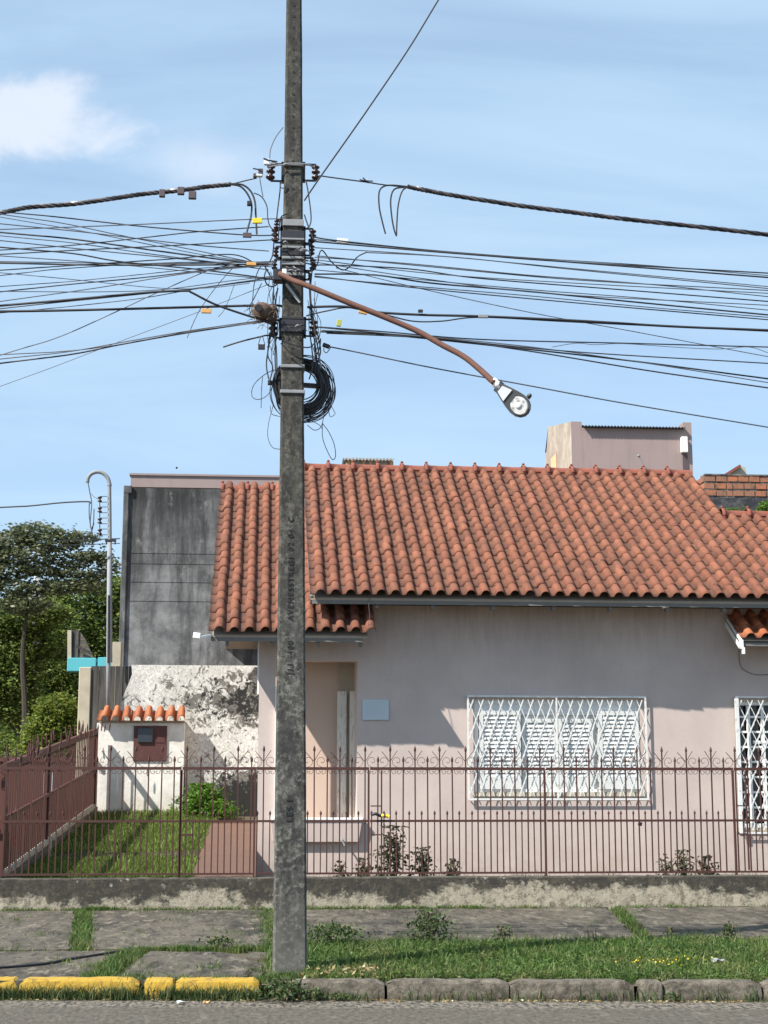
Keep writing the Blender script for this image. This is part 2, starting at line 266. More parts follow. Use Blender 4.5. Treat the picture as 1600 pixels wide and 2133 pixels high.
# ------------------------------------------------------------------ mesh helpers
class MB:
    def __init__(s): s.v = []; s.f = []
    def add(s, vs, fs):
        o = len(s.v); s.v += [tuple(v) for v in vs]; s.f += [tuple(i+o for i in f) for f in fs]; return s
    def box(s, x0, x1, y0, y1, z0, z1, mat=None):
        vs = [Vector(p) for p in ((x0, y0, z0), (x1, y0, z0), (x1, y1, z0), (x0, y1, z0), (x0, y0, z1), (x1, y0, z1), (x1, y1, z1), (x0, y1, z1))]
        if mat: vs = [mat @ p for p in vs]
        return s.add(vs, [(0, 3, 2, 1), (4, 5, 6, 7), (0, 1, 5, 4), (1, 2, 6, 5), (2, 3, 7, 6), (3, 0, 4, 7)])
    def bar(s, a, b, w, h=None, up=(0, 0, 1)):
        a = Vector(a); b = Vector(b); d = (b-a); L = d.length; d.normalize(); up = Vector(up)
        if abs(d.dot(up)) > .98: up = Vector((0, 1, 0))
        sx = d.cross(up).normalized(); sz = sx.cross(d); h = h or w
        m = Matrix((( d.x, sx.x, sz.x, a.x), (d.y, sx.y, sz.y, a.y), (d.z, sx.z, sz.z, a.z), (0, 0, 0, 1)))
        return s.box(0, L, -w/2, w/2, -h/2, h/2, m)
    def tube(s, pts, r, n=5, cap=True):
        pts = [Vector(p) for p in pts]; k = len(pts); vs = []; fs = []
        rr = r if isinstance(r, (list, tuple)) else [r]*k; ref = None
        for i, p in enumerate(pts):
            d = (pts[min(i+1, k-1)]-pts[max(i-1, 0)]).normalized()
            if ref is None: ref = d.orthogonal().normalized()
            ref = (ref-d*ref.dot(d));
            if ref.length < 1e-5: ref = d.orthogonal()
            ref.normalize(); q = d.cross(ref)
            for j in range(n):
                a = 2*math.pi*j/n; vs.append(p+(ref*math.cos(a)+q*math.sin(a))*rr[i])
        for i in range(k-1):
            for j in range(n): fs.append((i*n+j, i*n+(j+1) % n, (i+1)*n+(j+1) % n, (i+1)*n+j))
        if cap: fs.append(tuple(range(n))[::-1]); fs.append(tuple((k-1)*n+j for j in range(n)))
        return s.add(vs, fs)
    def lathe(s, prof, n=12, m=Matrix()):
        vs = []; fs = []
        for (r, z) in prof:
            for j in range(n): a = 2*math.pi*j/n; vs.append(m @ Vector((r*math.cos(a), r*math.sin(a), z)))
        for i in range(len(prof)-1):
            for j in range(n): fs.append((i*n+j, i*n+(j+1) % n, (i+1)*n+(j+1) % n, (i+1)*n+j))
        fs.append(tuple(range(n))[::-1]); fs.append(tuple((len(prof)-1)*n+j for j in range(n)))
        return s.add(vs, fs)
    def prism(s, poly, y0, y1):          # outline in x,z, pushed along y
        n = len(poly); vs = [(x, y0, z) for x, z in poly]+[(x, y1, z) for x, z in poly]
        fs = [tuple(range(n)), tuple(range(2*n-1, n-1, -1))]+[(i, i+n, (i+1) % n+n, (i+1) % n) for i in range(n)]
        return s.add(vs, fs)
    def mesh(s, name, mat, smooth=False):
        me = bpy.data.meshes.new(name); me.from_pydata(s.v, [], s.f); me.materials.append(M[mat] if isinstance(mat, str) else mat)
        if smooth: me.polygons.foreach_set('use_smooth', [True]*len(me.polygons))
        me.update(); return me
    def build(s, name, mat, parent=None, smooth=False, bevel=0, seg=1):
        return put(name, s.mesh(name, mat, smooth), parent, bevel=bevel, seg=seg)
def put(name, me, parent=None, loc=None, rot=None, bevel=0, seg=1):
    o = bpy.data.objects.new(name, me); COL.objects.link(o)
    if parent: o.parent = parent
    if loc is not None: o.location = loc
    if rot is not None: o.rotation_euler = rot
    if bevel:
        b = o.modifiers.new('bevel', 'BEVEL'); b.width = bevel; b.segments = seg; b.limit_method = 'ANGLE'
    return o
def tag(o, label, cat, group=None):
    o['label'] = label; o['category'] = cat
    if group: o['group'] = group
    return o
def thing(name, label, cat, loc=(0, 0, 0), group=None):
    o = bpy.data.objects.new(name, None); o.empty_display_size = .2; COL.objects.link(o); o.location = loc; return tag(o, label, cat, group)
def kind(o, k, label=None):
    o['kind'] = k
    if label: o['label'] = label
    return o
def smooth_path(pts, sub=6):
    pts = [Vector(p) for p in pts]; out = []
    for i in range(len(pts)-1):
        p0 = pts[max(i-1, 0)]; p1 = pts[i]; p2 = pts[i+1]; p3 = pts[min(i+2, len(pts)-1)]
        for k in range(sub):
            t = k/sub
            out.append(.5*((2*p1)+(p2-p0)*t+(2*p0-5*p1+4*p2-p3)*t*t+(3*p1-p0-3*p2+p3)*t**3))
    out.append(pts[-1]); return out
def np_mesh(name, verts, faces, mat, parent=None):      # verts (n,3), faces (m,k)
    me = bpy.data.meshes.new(name); nv = len(verts); nf, k = faces.shape
    me.vertices.add(nv); me.vertices.foreach_set('co', verts.astype(np.float32).ravel())
    me.loops.add(nf*k); me.loops.foreach_set('vertex_index', faces.astype(np.int32).ravel())
    me.polygons.add(nf); me.polygons.foreach_set('loop_start', np.arange(0, nf*k, k, dtype=np.int32)); me.polygons.foreach_set('loop_total', np.full(nf, k, dtype=np.int32))
    me.materials.append(M[mat]); me.update(calc_edges=True)
    return put(name, me, parent)
def blades(x, y, z, h, w, lean=.5):
    n = len(x); a = rng.uniform(0, 2*np.pi, n); la = rng.uniform(0, 2*np.pi, n); l = h*lean*rng.uniform(.1, 1, n)
    dx, dy = np.cos(a)*w/2, np.sin(a)*w/2; lx, ly = np.cos(la)*l, np.sin(la)*l
    v = np.zeros((n, 5, 3)); mx, my, mz = x+lx*.35, y+ly*.35, z+h*.6
    v[:, 0] = np.stack([x-dx, y-dy, z], 1); v[:, 1] = np.stack([x+dx, y+dy, z], 1)
    v[:, 2] = np.stack([mx+dx*.9, my+dy*.9, mz], 1); v[:, 3] = np.stack([mx-dx*.9, my-dy*.9, mz], 1)
    v[:, 4] = np.stack([x+lx, y+ly, z+h*rng.uniform(.8, 1, n)], 1)
    b = (np.arange(n)*5)[:, None]
    t = np.concatenate([b+np.array([[0, 1, 2]]), b+np.array([[0, 2, 3]]), b+np.array([[3, 2, 4]])])
    return v.reshape(-1, 3), t
def leaves(c, size, flat_=.5, aspect=.5):                # rhombus leaves at centres c (n,3)
    n = len(c); s = size*rng.uniform(.6, 1.3, n)
    d = rng.normal(size=(n, 3)); d[:, 2] *= flat_; d /= np.linalg.norm(d, axis=1)[:, None]
    e = rng.normal(size=(n, 3)); e -= (e*d).sum(1)[:, None]*d; e /= np.linalg.norm(e, axis=1)[:, None]
    nrm = np.cross(d, e)
    v = np.zeros((n, 4, 3)); s1 = s[:, None]
    v[:, 0] = c-d*s1; v[:, 1] = c+e*s1*aspect+nrm*s1*.12; v[:, 2] = c+d*s1; v[:, 3] = c-e*s1*aspect+nrm*s1*.12
    b = (np.arange(n)*4)[:, None]
    return v.reshape(-1, 3), np.concatenate([b+np.array([[0, 1, 2]]), b+np.array([[0, 2, 3]])])
def wall_cells(mb, x0, x1, z0, z1, y0, y1, holes):
    xs = sorted({x0, x1, *[h[0] for h in holes], *[h[1] for h in holes]}); zs = sorted({z0, z1, *[h[2] for h in holes], *[h[3] for h in holes]})
    xs = [x for x in xs if x0 <= x <= x1]; zs = [z for z in zs if z0 <= z <= z1]
    solid = lambda i, j: 0 <= i < len(xs)-1 and 0 <= j < len(zs)-1 and not any(h[0] <= (xs[i]+xs[i+1])/2 <= h[1] and h[2] <= (zs[j]+zs[j+1])/2 <= h[3] for h in holes)
    for i in range(len(xs)-1):
        for j in range(len(zs)-1):
            if not solid(i, j): continue
            a, b, c, d = xs[i], xs[i+1], zs[j], zs[j+1]
            mb.add([(a, y0, c), (b, y0, c), (b, y0, d), (a, y0, d)], [(0, 1, 2, 3)]); mb.add([(a, y1, c), (b, y1, c), (b, y1, d), (a, y1, d)], [(3, 2, 1, 0)])
            if not solid(i-1, j): mb.add([(a, y0, c), (a, y0, d), (a, y1, d), (a, y1, c)], [(0, 1, 2, 3)])
            if not solid(i+1, j): mb.add([(b, y0, c), (b, y0, d), (b, y1, d), (b, y1, c)], [(3, 2, 1, 0)])
            if not solid(i, j-1): mb.add([(a, y0, c), (b, y0, c), (b, y1, c), (a, y1, c)], [(3, 2, 1, 0)])
            if not solid(i, j+1): mb.add([(a, y0, d), (b, y0, d), (b, y1, d), (a, y1, d)], [(0, 1, 2, 3)])

# ------------------------------------------------------------------ the ground
kerb_y = lambda x: 12.62-.105*x
pav_z = lambda y: .13+.028*(y-12.65)
yard_z = lambda y: .50+.128*max(0, min(y, 24.9)-18.4)
mb = MB(); prof = [(-60, -.6), (-20, -.05), (12.3, -.05), (12.9, .02), (18.35, .22), (18.45, .42), (24.9, 1.25), (60, 1.3), (200, 1.2), (1500, 0)]
for i in range(len(prof)-1):
    (a, za), (b, zb) = prof[i], prof[i+1]
    if i == 5:
        mb.add([(-900, a, za), (-.024, a, za), (-.024, b, zb), (-900, b, zb)], [(0, 1, 2, 3)]); mb.add([(-.024, a, .42), (900, a, .42), (900, b, .42), (-.024, b, .42)], [(0, 1, 2, 3)])
        mb.add([(-.024, a, .3), (-.024, b, .3), (-.024, b, zb), (-.024, a, za)], [(0, 1, 2, 3)]); mb.add([(-.024, b, .42), (900, b, .42), (900, b, zb), (-.024, b, zb)], [(0, 1, 2, 3)])
    else: mb.add([(-900, a, za), (900, a, za), (900, b, zb), (-900, b, zb)], [(0, 1, 2, 3)])
kind(mb.build('ground', 'soil'), 'structure')
mb = MB(); N = 60
for i in range(N):
    xa, xb = -30+i, -29+i
    mb.add([(xa, -8, 0), (xb, -8, 0), (xb, kerb_y(xb)-.02, 0), (xa, kerb_y(xa)-.02, 0)], [(0, 1, 2, 3)])
kind(mb.build('road', 'asphalt'), 'structure', 'worn grey asphalt street in front of the kerb')
# pavement: earth bed with cast slabs, each its own piece
mb = MB()
for i in range(N):
    xa, xb = -30+i, -29+i
    mb.add([(xa, kerb_y(xa)+.05, pav_z(12.65)-.03), (xb, kerb_y(xb)+.05, pav_z(12.65)-.03), (xb, 18.3, pav_z(18.3)-.03), (xa, 18.3, pav_z(18.3)-.03)], [(0, 1, 2, 3)])
pave = kind(mb.build('pavement', 'soil'), 'structure')
def slab(poly, label=None):
    pts = []
    for i in range(len(poly)):
        a = Vector(poly[i]); b = Vector(poly[(i+1) % len(poly)]); k = max(2, int((b-a).length/.12))
        for j in range(k):
            p = a.lerp(b, j/k); pts.append((p.x+random.uniform(-.018, .018), p.y+random.uniform(-.02, .02)))
    n = len(pts); vs = [(x, y, pav_z(y)) for x, y in pts]+[(x, y, pav_z(y)-.05) for x, y in pts]
    m2 = MB(); m2.add(vs, [tuple(range(n))]+[(i, i+n, (i+1) % n+n, (i+1) % n) for i in range(n)])
    o = m2.build('slab', 'slab_concrete', pave)
    if label: o['label'] = label
slab([(-6, 14.72), (-1.70, 14.72), (-2.07, 18.2), (-6, 18.2)]); slab([(-1.50, 14.72), (.10, 14.9), (.30, 15.6), (.05, 16.4), (.28, 17.3), (.1, 18.2), (-1.86, 18.2)])
slab([(-6, 12.98), (-1.36, 12.80), (-1.24, 14.60), (-6, 14.60)]); slab([(-1.12, 12.80), (-.15, 12.72), (-.02, 13.2), (.05, 13.6), (-.1, 14.0), (-.3, 14.45), (-.98, 14.55)])
slab([(.36, 15.1), (3.66, 15.1), (4.05, 18.2), (.36, 18.2)]); slab([(3.84, 15.1), (9.5, 15.1), (9.5, 18.2), (4.25, 18.2)])
for q in [(.02, 14.25, .12), (.12, 15.2, .1), (.0, 13.2, .1), (.16, 16.2, .09)]:
    slab([(q[0]-q[2], q[1]-.2), (q[0]+q[2]*.5, q[1]-.24), (q[0]+q[2]*.7, q[1]+.15), (q[0]-q[2]*.8, q[1]+.22)])
# kerb stones
kerb = kind(bpy.data.objects.new('kerb', None), 'structure'); COL.objects.link(kerb)
def stone(x0, x1, mat, zt=.15, r=.03, ends=.02):
    n = 14; m2 = MB(); sec = [(-.034, -.06), (-.032, .0), (-.026, .05), (-.022, .09), (-.016, zt-.022), (-.006, zt-.006), (.012, zt), (.13, zt), (.15, zt-.02), (.15, -.06)]
    vs = []; fs = []; K = len(sec)
    for i in range(n+1):
        t = i/n; x = x0+(x1-x0)*t; e = min(t, 1-t)*(x1-x0); sh = max(0, 1-e/.022)**1.5
        for (y, z) in sec:
            dz = -sh*.025 if z > .05 else 0
            vs.append((x, kerb_y(x)+y+sh*.012*(1 if y < 0 else -1)+random.uniform(-.003, .003), z+dz+(random.uniform(-.0035, .0035) if z > .02 else 0)))
    for i in range(n):
        for j in range(K-1): fs.append((i*K+j, (i+1)*K+j, (i+1)*K+j+1, i*K+j+1))
    fs.append(tuple(range(K))); fs.append(tuple(n*K+j for j in range(K))[::-1])
    m2.add(vs, fs); o = m2.build('kerb_stone', mat, kerb, smooth=False)
    if mat == 'kerb_yellow': o['label'] = 'kerb stone painted yellow'
    return o
kx = lambda u, v=2045: at(u, v, 12.6).x
for a, b in [(-300, -120), (-118, 30), (32, 288), (299, 363), (365, 540)]: stone(kx(a), kx(b), 'kerb_yellow')
for a, b in [(600, 799), (805, 1052), (1055, 1302), (1313, 1360), (1363, 1553), (1558, 1800)]: stone(kx(a), kx(b), 'kerb_concrete', .145)
# yard: path and lawn bed
mb = MB()
for i in range(8):
    ya, yb = 18.42+i*.6, 19.02+i*.6; xa, xb = -.80+.012*i, -.80+.012*(i+1)
    mb.add([(xa, ya, yard_z(ya)+.03), (-.03, ya, yard_z(ya)+.03), (-.03, yb, yard_z(yb)+.03), (xb, yb, yard_z(yb)+.03)], [(0, 1, 2, 3)])
mb.box(-.71, -.03, 23.22, 23.35, yard_z(23.2)-.1, yard_z(23.2)+.07)
kind(mb.build('path', 'brick_path'), 'structure', 'reddish concrete path climbing beside the house')

# ------------------------------------------------------------------ clay roof tile meshes
PIT_X, ROW = .2, .2745
PR = [(-.004, .012), (.012, .002), (.040, 0), (.068, .002), (.077, .020), (.084, .042), (.101, .064), (.128, .075), (.158, .072), (.183, .054), (.197, .026), (.201, .004)]
def tile_geo(L=.325, th=.011):
    vs = []; fs = []; k = len(PR)
    for (y, lift, wid) in ((0, .012, 1.02), (L*.5, .006, 1.0), (L, 0, .97)):
        for (x, z) in PR: vs.append(((x-.11)*wid+.11, y, z+lift))
    for (x, z) in PR: vs.append(((x-.11)*1.0+.11, 0, z+.012-th))
    for r in range(2):
        for i in range(k-1): fs.append((r*k+i, r*k+i+1, (r+1)*k+i+1, (r+1)*k+i))
    for i in range(k-1): fs.append((3*k+i, 3*k+i+1, i+1, i))
    return vs, fs
TV, TF = tile_geo()
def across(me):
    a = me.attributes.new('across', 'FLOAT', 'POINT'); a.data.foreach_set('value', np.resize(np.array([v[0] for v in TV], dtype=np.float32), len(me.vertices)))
def tile_mesh(mat):
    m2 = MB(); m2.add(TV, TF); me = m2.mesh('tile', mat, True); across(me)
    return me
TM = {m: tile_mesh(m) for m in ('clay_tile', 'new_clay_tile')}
BUDGET = [300]
def roof_tiles(parent, x0, cols, rows, y0, z0, slope, mat='clay_tile', single=lambda i, j: True, rowlim=None, dy=None):
    ang = math.atan(slope); mb = MB(); nrest = 0
    for j in range(rows):
        for i in range(cols):
            if rowlim and j >= rowlim(x0+i*PIT_X): continue
            s = j*ROW+random.uniform(-.012, .012); p = Vector((x0+i*PIT_X+random.uniform(-.005, .005), y0+s*math.cos(ang), z0+s*math.sin(ang)+random.uniform(0, .006)))
            rot = (ang+random.uniform(-.012, .012), random.uniform(-.025, .025), random.uniform(-.018, .018))
            if BUDGET[0] > 0 and single(i, j):
                put('tile', TM[mat], parent, p, rot); BUDGET[0] -= 1
            else:
                R = Matrix.Translation(p) @ (Matrix.Rotation(rot[2], 4, 'Z') @ Matrix.Rotation(rot[1], 4, 'Y') @ Matrix.Rotation(rot[0], 4, 'X'))
                mb.add([R @ Vector(v) for v in TV], TF); nrest += 1
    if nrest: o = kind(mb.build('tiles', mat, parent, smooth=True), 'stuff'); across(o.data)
def ridge_tiles(parent, xa, xb, y, z, mat='ridge_clay', first=0, step=.4):
    m2 = MB(); n = 9; vs = []; fs = []
    secs = [(-.03, .118), (.0, .128), (.03, .118), (.035, .098), (.2, .092), (step, .088)]
    for (x, r) in secs:
        for j in range(n): a = math.pi*j/(n-1); vs.append((x, -math.cos(a)*r, math.sin(a)*r*1.0-.03))
    for i in range(len(secs)-1):
        for j in range(n-1): fs.append((i*n+j, i*n+j+1, (i+1)*n+j+1, (i+1)*n+j))
    m2.add(vs, fs); m2.lathe([(.02, -.0), (.026, .02), (.012, .035)], 6, Matrix.Translation((0, 0, .095)))
    me = m2.mesh('ridge_tile', mat, True); x = xa+first
    while x < xb-.02:
        o = put('ridge_tile', me, parent, (x, y, z), (0, random.uniform(-.012, .012), 0)); x += step

# ------------------------------------------------------------------ the pink house
FY = 20.92
house = thing('house', 'pale pink single storey house with terracotta tiled roof and white grilled windows', 'house', (0, FY, .4))
def hobj(o): o.parent = house; o.matrix_parent_inverse = Matrix.Translation((0, -FY, -.4)); return o
HM = Matrix.Translation((0, -FY, -.4))
def hb(mb, name, mat, parent=None, **k):
    o = mb.build(name, mat, **k)
    if parent: o.parent = parent
    else: o.parent = house; o.matrix_parent_inverse = HM
    return o
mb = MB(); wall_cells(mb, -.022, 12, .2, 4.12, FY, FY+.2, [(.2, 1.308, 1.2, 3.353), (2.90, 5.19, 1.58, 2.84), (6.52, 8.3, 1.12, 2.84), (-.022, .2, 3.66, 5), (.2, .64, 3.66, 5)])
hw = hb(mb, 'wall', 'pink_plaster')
mb = MB(); mb.box(-.022, 1.318, 21.72, 21.85, .3, 3.7); hb(mb, 'porch_wall', 'peach_plaster')
mb = MB(); mb.box(1.310, 1.5, FY+.202, 21.72, .3, 3.66); hb(mb, 'porch_wall', 'peach_plaster')
mb = MB(); mb.box(-.02, 1.308, FY+.202, 21.718, .3, 1.18); hb(mb, 'porch_floor', 'peach_plaster')
mb = MB(); mb.box(-.02, 1.308, FY+.202, 21.718, 3.50, 3.56); hb(mb, 'porch_ceiling', 'cream_paint')
mb = MB(); mb.box(-.022, .1, 21.852, 30, .2, 4.4); mb.box(9.8, 10, FY+.22, 29, .3, 5.5); mb.box(.1, 9.8, 28.8, 29, .3, 4.2); hb(mb, 'wall', 'pink_plaster')
mb = MB(); mb.box(.196, .232, FY-.06, FY-.002, 1.2, 3.0); hb(mb, 'corner_strip', 'white_paint')
# drain pipe on the left corner
mb = MB(); mb.box(-.048, -.024, FY+.01, FY+.06, 2.9, 3.62); hb(mb, 'drain_pipe', 'white_paint')
# porch leaves and the pilaster beside them
for (ua, ub, Y) in ((703, 722, 21.52), (729, 741, 21.40)):
    a, b = at(ua, 1440, Y), at(ub, 1440, Y); zt = a.z; m2 = MB(); m2.box(a.x, b.x, Y, Y+.04, 1.2, zt)
    lf = hb(m2, 'folding_shutter', 'weathered_white')
    for k in range(9):
        m3 = MB(); zc = 1.32+k*.17; m3.box(a.x+.012, b.x-.012, Y-.008, Y-.001, zc, zc+.10); m3.build('panel', 'weathered_white', lf)
mb = MB(); a = at(705, 1400, 21.66); mb.box(a.x, 1.309, 21.62, 21.718, 1.181, 3.498); hb(mb, 'porch_pilaster', 'cream_paint')
# planter shelf
mb = MB(); zt, zb = 1.215, .945; y0 = FY-.085
vs = [(.15, y0, zt), (1.375, y0, zt), (1.335, y0+.01, zb+.02), (1.32, y0+.012, zb), (.20, y0+.012, zb), (.185, y0+.01, zb+.02)]
n = len(vs); mb.add(vs+[(x, FY-.001, z) for x, y, z in vs], [tuple(range(n))[::-1], tuple(range(n, 2*n))]+[(i, (i+1) % n, (i+1) % n+n, i+n) for i in range(n)])
pl = hb(mb, 'planter_shelf', 'pink_plaster', bevel=.008)
mb = MB(); mb.box(.14, 1.385, y0-.015, FY-.002, zt+.002, zt+.05); mb.build('ledge', 'white_paint', pl, bevel=.006)
mb = MB(); p = at(710, 1745, FY-.065); mb.tube([p, p+Vector((.015, -.05, -.03)), p+Vector((.05, -.06, -.10))], .012, 6); mb.build('spout', 'galvanized', pl)
# sign on the facade
mb = MB(); mb.box(1.375, 1.734, FY-.022, FY-.002, 2.558, 2.834)
sg = tag(mb.build('wall_sign', 'plaque', bevel=.004), 'small pale blue rectangular sign on the pink wall beside the porch', 'sign')
for k in range(6):
    m2 = MB(); m2.box(1.42, 1.69-.05*(k % 3), FY-.0245, FY-.0225, 2.785-k*.035, 2.789-k*.035); m2.build('printed_line', 'plaque_print', sg)
# ---- roofs
def deck(parent_name, x0, x1, y0, y1, z0, slope, dz=-.035, th=.03, mat='soffit_wood', name='roof'):
    m2 = MB(); zf = lambda y: z0+slope*(y-y0)+dz
    vs = [(x, y, zf(y)-t) for t in (0, th) for (x, y) in ((x0, y0), (x1, y0), (x1, y1), (x0, y1))]
    m2.add(vs, [(0, 1, 2, 3), (7, 6, 5, 4), (0, 4, 5, 1), (1, 5, 6, 2), (2, 6, 7, 3), (3, 7, 4, 0)])
    return m2
SL = .6105; EZ = 4.17
mr = MB(); d = deck('', .645, 7.0, 20.26, 24.4, EZ, SL); mr.add(d.v, d.f); d = deck('', 7.0, 10.6, 20.26, 22.78, EZ, SL); mr.add(d.v, d.f)
d = deck('', .645, 7.0, 24.4, 29, EZ+SL*4.14, -SL); mr.add(d.v, d.f); d = deck('', 7.0, 10.6, 22.78, 29, EZ+SL*2.52, -.3); mr.add(d.v, d.f)
main_roof = hb(mr, 'roof', 'soffit_wood')
roof_tiles(main_roof, .635, 49, 18, 20.2, EZ+.0, SL, single=lambda i, j: (j < 6 and i < 35), rowlim=lambda x: 18 if x < 6.86 else 11)
ridge_tiles(main_roof, .64, 7.0, 24.42, EZ+SL*4.2+.045, first=.0, step=.4); ridge_tiles(main_roof, 7.05, 10.6, 22.83, EZ+SL*2.6+.055)
MB().box(.66, 6.98, 24.34, 24.52, EZ+SL*4.2-.12, EZ+SL*4.2+.05).build('ridge_mortar', 'ridge_clay', main_roof); MB().box(7.06, 10.6, 22.75, 22.93, EZ+SL*2.6-.12, EZ+SL*2.6+.03).build('ridge_mortar', 'ridge_clay', main_roof)
LZ = 3.665; LSL = .640
mr = MB(); d = deck('', -.64, 1.40, 20.26, 24.45, LZ, LSL); mr.add(d.v, d.f); d = deck('', -.64, 1.4, 24.45, 29, LZ+LSL*4.19, -.6); mr.add(d.v, d.f)
side_roof = hb(mr, 'roof', 'soffit_wood'); side_roof['label'] = 'lower roof over the porch'
roof_tiles(side_roof, -.69, 11, 19, 20.2, LZ, LSL, single=lambda i, j: j < 9 and (i < 7 or j < 3))
ridge_tiles(side_roof, -.66, .62, 24.55, LZ+LSL*4.3+.015)
MB().box(-.63, .62, 24.48, 24.64, LZ+LSL*4.3-.14, LZ+LSL*4.3-.01).build('ridge_mortar', 'ridge_clay', side_roof)
mr = MB(); d = deck('', 6.44, 10.6, 20.34, 21.2, 3.66, .62); mr.add(d.v, d.f); rr = hb(mr, 'roof', 'soffit_wood'); rr['label'] = 'small lower roof over the right window'
roof_tiles(rr, 6.46, 12, 4, 20.30, 3.64, .62, 'new_clay_tile', single=lambda i, j: j < 3)
mb = MB(); mb.box(.66, 10.6, 20.262, 20.285, EZ-.115, EZ-.035); hb(mb, 'fascia', 'fascia_paint')
mb = MB(); mb.box(-.66, 1.34, 20.262, 20.285, LZ-.115, LZ-.035); hb(mb, 'fascia', 'fascia_paint')
mb = MB(); mb.box(6.50, 10.6, 20.34, 20.363, 3.545, 3.61); hb(mb, 'fascia', 'fascia_paint')
mb = MB(); mb.bar((6.455, 20.30, 3.56), (6.455, 20.9, 3.56+.62*.6), .03, .13); hb(mb, 'barge_board', 'white_paint')
mb = MB(); mb.box(6.44, 6.475, 20.25, 20.285, 3.50, 3.62); mb.box(6.455, 6.49, 20.245, 20.28, 3.43, 3.52); hb(mb, 'barge_end', 'white_paint')
mb = MB(); mb.bar((.655, 20.28, EZ-.07), (.655, 24.38, EZ-.07+SL*4.1), .03, .12); hb(mb, 'barge_board', 'fascia_paint')
mb = MB(); mb.add([(.66, 20.95, 3.9), (.66, 24.4, 3.9), (.66, 24.4, 6.6), (.66, 20.95, 4.35)], [(0, 1, 2, 3)]); mb.add([(7.0, 22.5, 5.2), (7.0, 28, 4.6), (7.0, 24.4, 6.6)], [(0, 1, 2)]); hb(mb, 'gable', 'pink_plaster')
RF = MB(); RF.box(0, .045, 0, .12, -.05, 0); rme = RF.mesh('rafter_end', 'fascia_paint')
for u in (782, 898, 1023, 1150, 1268, 1387, 1505):
    p = at(u, 1250, 20.30); o = put('rafter_end', rme, house, (p.x, 20.295, EZ-.116)); o.matrix_parent_inverse = HM
for u in (470, 563, 660, 748):
    p = at(u, 1330, 20.30); o = put('rafter_end', rme, house, (p.x, 20.295, LZ-.116)); o.matrix_parent_inverse = HM
_f = []
for _ in range(34):
    xx = random.uniform(.8, 8.5); yy = random.uniform(20.35, 23.9 if xx < 6.7 else 22.4); _f.append((xx, yy, EZ+SL*(yy-20.2)+.088+random.uniform(-.02, .01)))
V, F = leaves(np.array(_f), .026, .5, .45); fo = kind(np_mesh('roof_leaves', V, F, 'dry_leaf'), 'stuff', 'pale leaf scraps scattered on the roof tiles')
# ---- window with louvred shutters (left)
def window_frame(x0, x1, z0, z1, y, w=.05, d=.07, name='window'):
    m2 = MB(); m2.box(x0, x1, y, y+d, z1-w, z1); m2.box(x0, x1, y, y+d, z0, z0+w); m2.box(x0, x0+w, y, y+d, z0+w, z1-w); m2.box(x1-w, x1, y, y+d, z0+w, z1-w)
    return hb(m2, name, 'white_paint')
wx0, wx1, wz0, wz1 = 2.90, 5.19, 1.58, 2.84
win = window_frame(wx0+.001, wx1-.001, wz0+.001, wz1-.001, FY+.04, .06, .08)
mb = MB(); mb.box(wx0-.03, wx1+.03, FY-.03, FY+.0395, wz0-.035, wz0+.02); hb(mb, 'window_sill', 'cream_paint')
mb = MB(); mb.box(wx0+.06, wx1-.06, FY+.05, FY+.10, wz1-.20, wz1-.06); mb.build('blind_box', 'white_paint', win)
SLT = MB(); SLT.box(0, 1, 0, .007, -.029, .029); SLM = SLT.mesh('louvre', 'louvre_white')
def shutter(x0, x1, z0, z1, y, lab=None):
    m2 = MB(); w = .055
    m2.box(x0, x0+w, y, y+.035, z0, z1); m2.box(x1-w, x1, y, y+.035, z0, z1); m2.box(x0+w, x1-w, y, y+.035, z1-w, z1); m2.box(x0+w, x1-w, y, y+.035, z0, z0+.16)
    sh = hb(m2, 'shutter', 'louvre_white'); z = z0+.19
    while z < z1-w-.02:
        o = put('louvre', SLM, sh, (x0+w+.002, y+.014, z), (-.42, 0, 0)); o.scale = (x1-x0-2*w-.004, 1, 1); z += .0555
    return sh
MB().box(wx0+.061, wx1-.061, FY+.0885, FY+.095, wz0+.061, wz1-.201).build('backing', 'louvre_white', win)
q = lambda u, Y=FY+.05: at(u, 1560, Y).x
shutter(q(998), q(1084), wz0+.061, at(1000, 1480, FY).z, FY+.001); shutter(q(1087), q(1163), wz0+.061, at(1000, 1496, FY).z, FY+.052)
shutter(q(1164), q(1236), wz0+.061, at(1000, 1496, FY).z, FY+.052); shutter(q(1246), q(1330), wz0+.061, at(1000, 1480, FY).z, FY+.001)
mb = MB(); mb.box(wx0+.06, wx1-.06, FY+.11, FY+.13, wz0+.06, wz1-.06); mb.build('pane', 'black_glass', win)
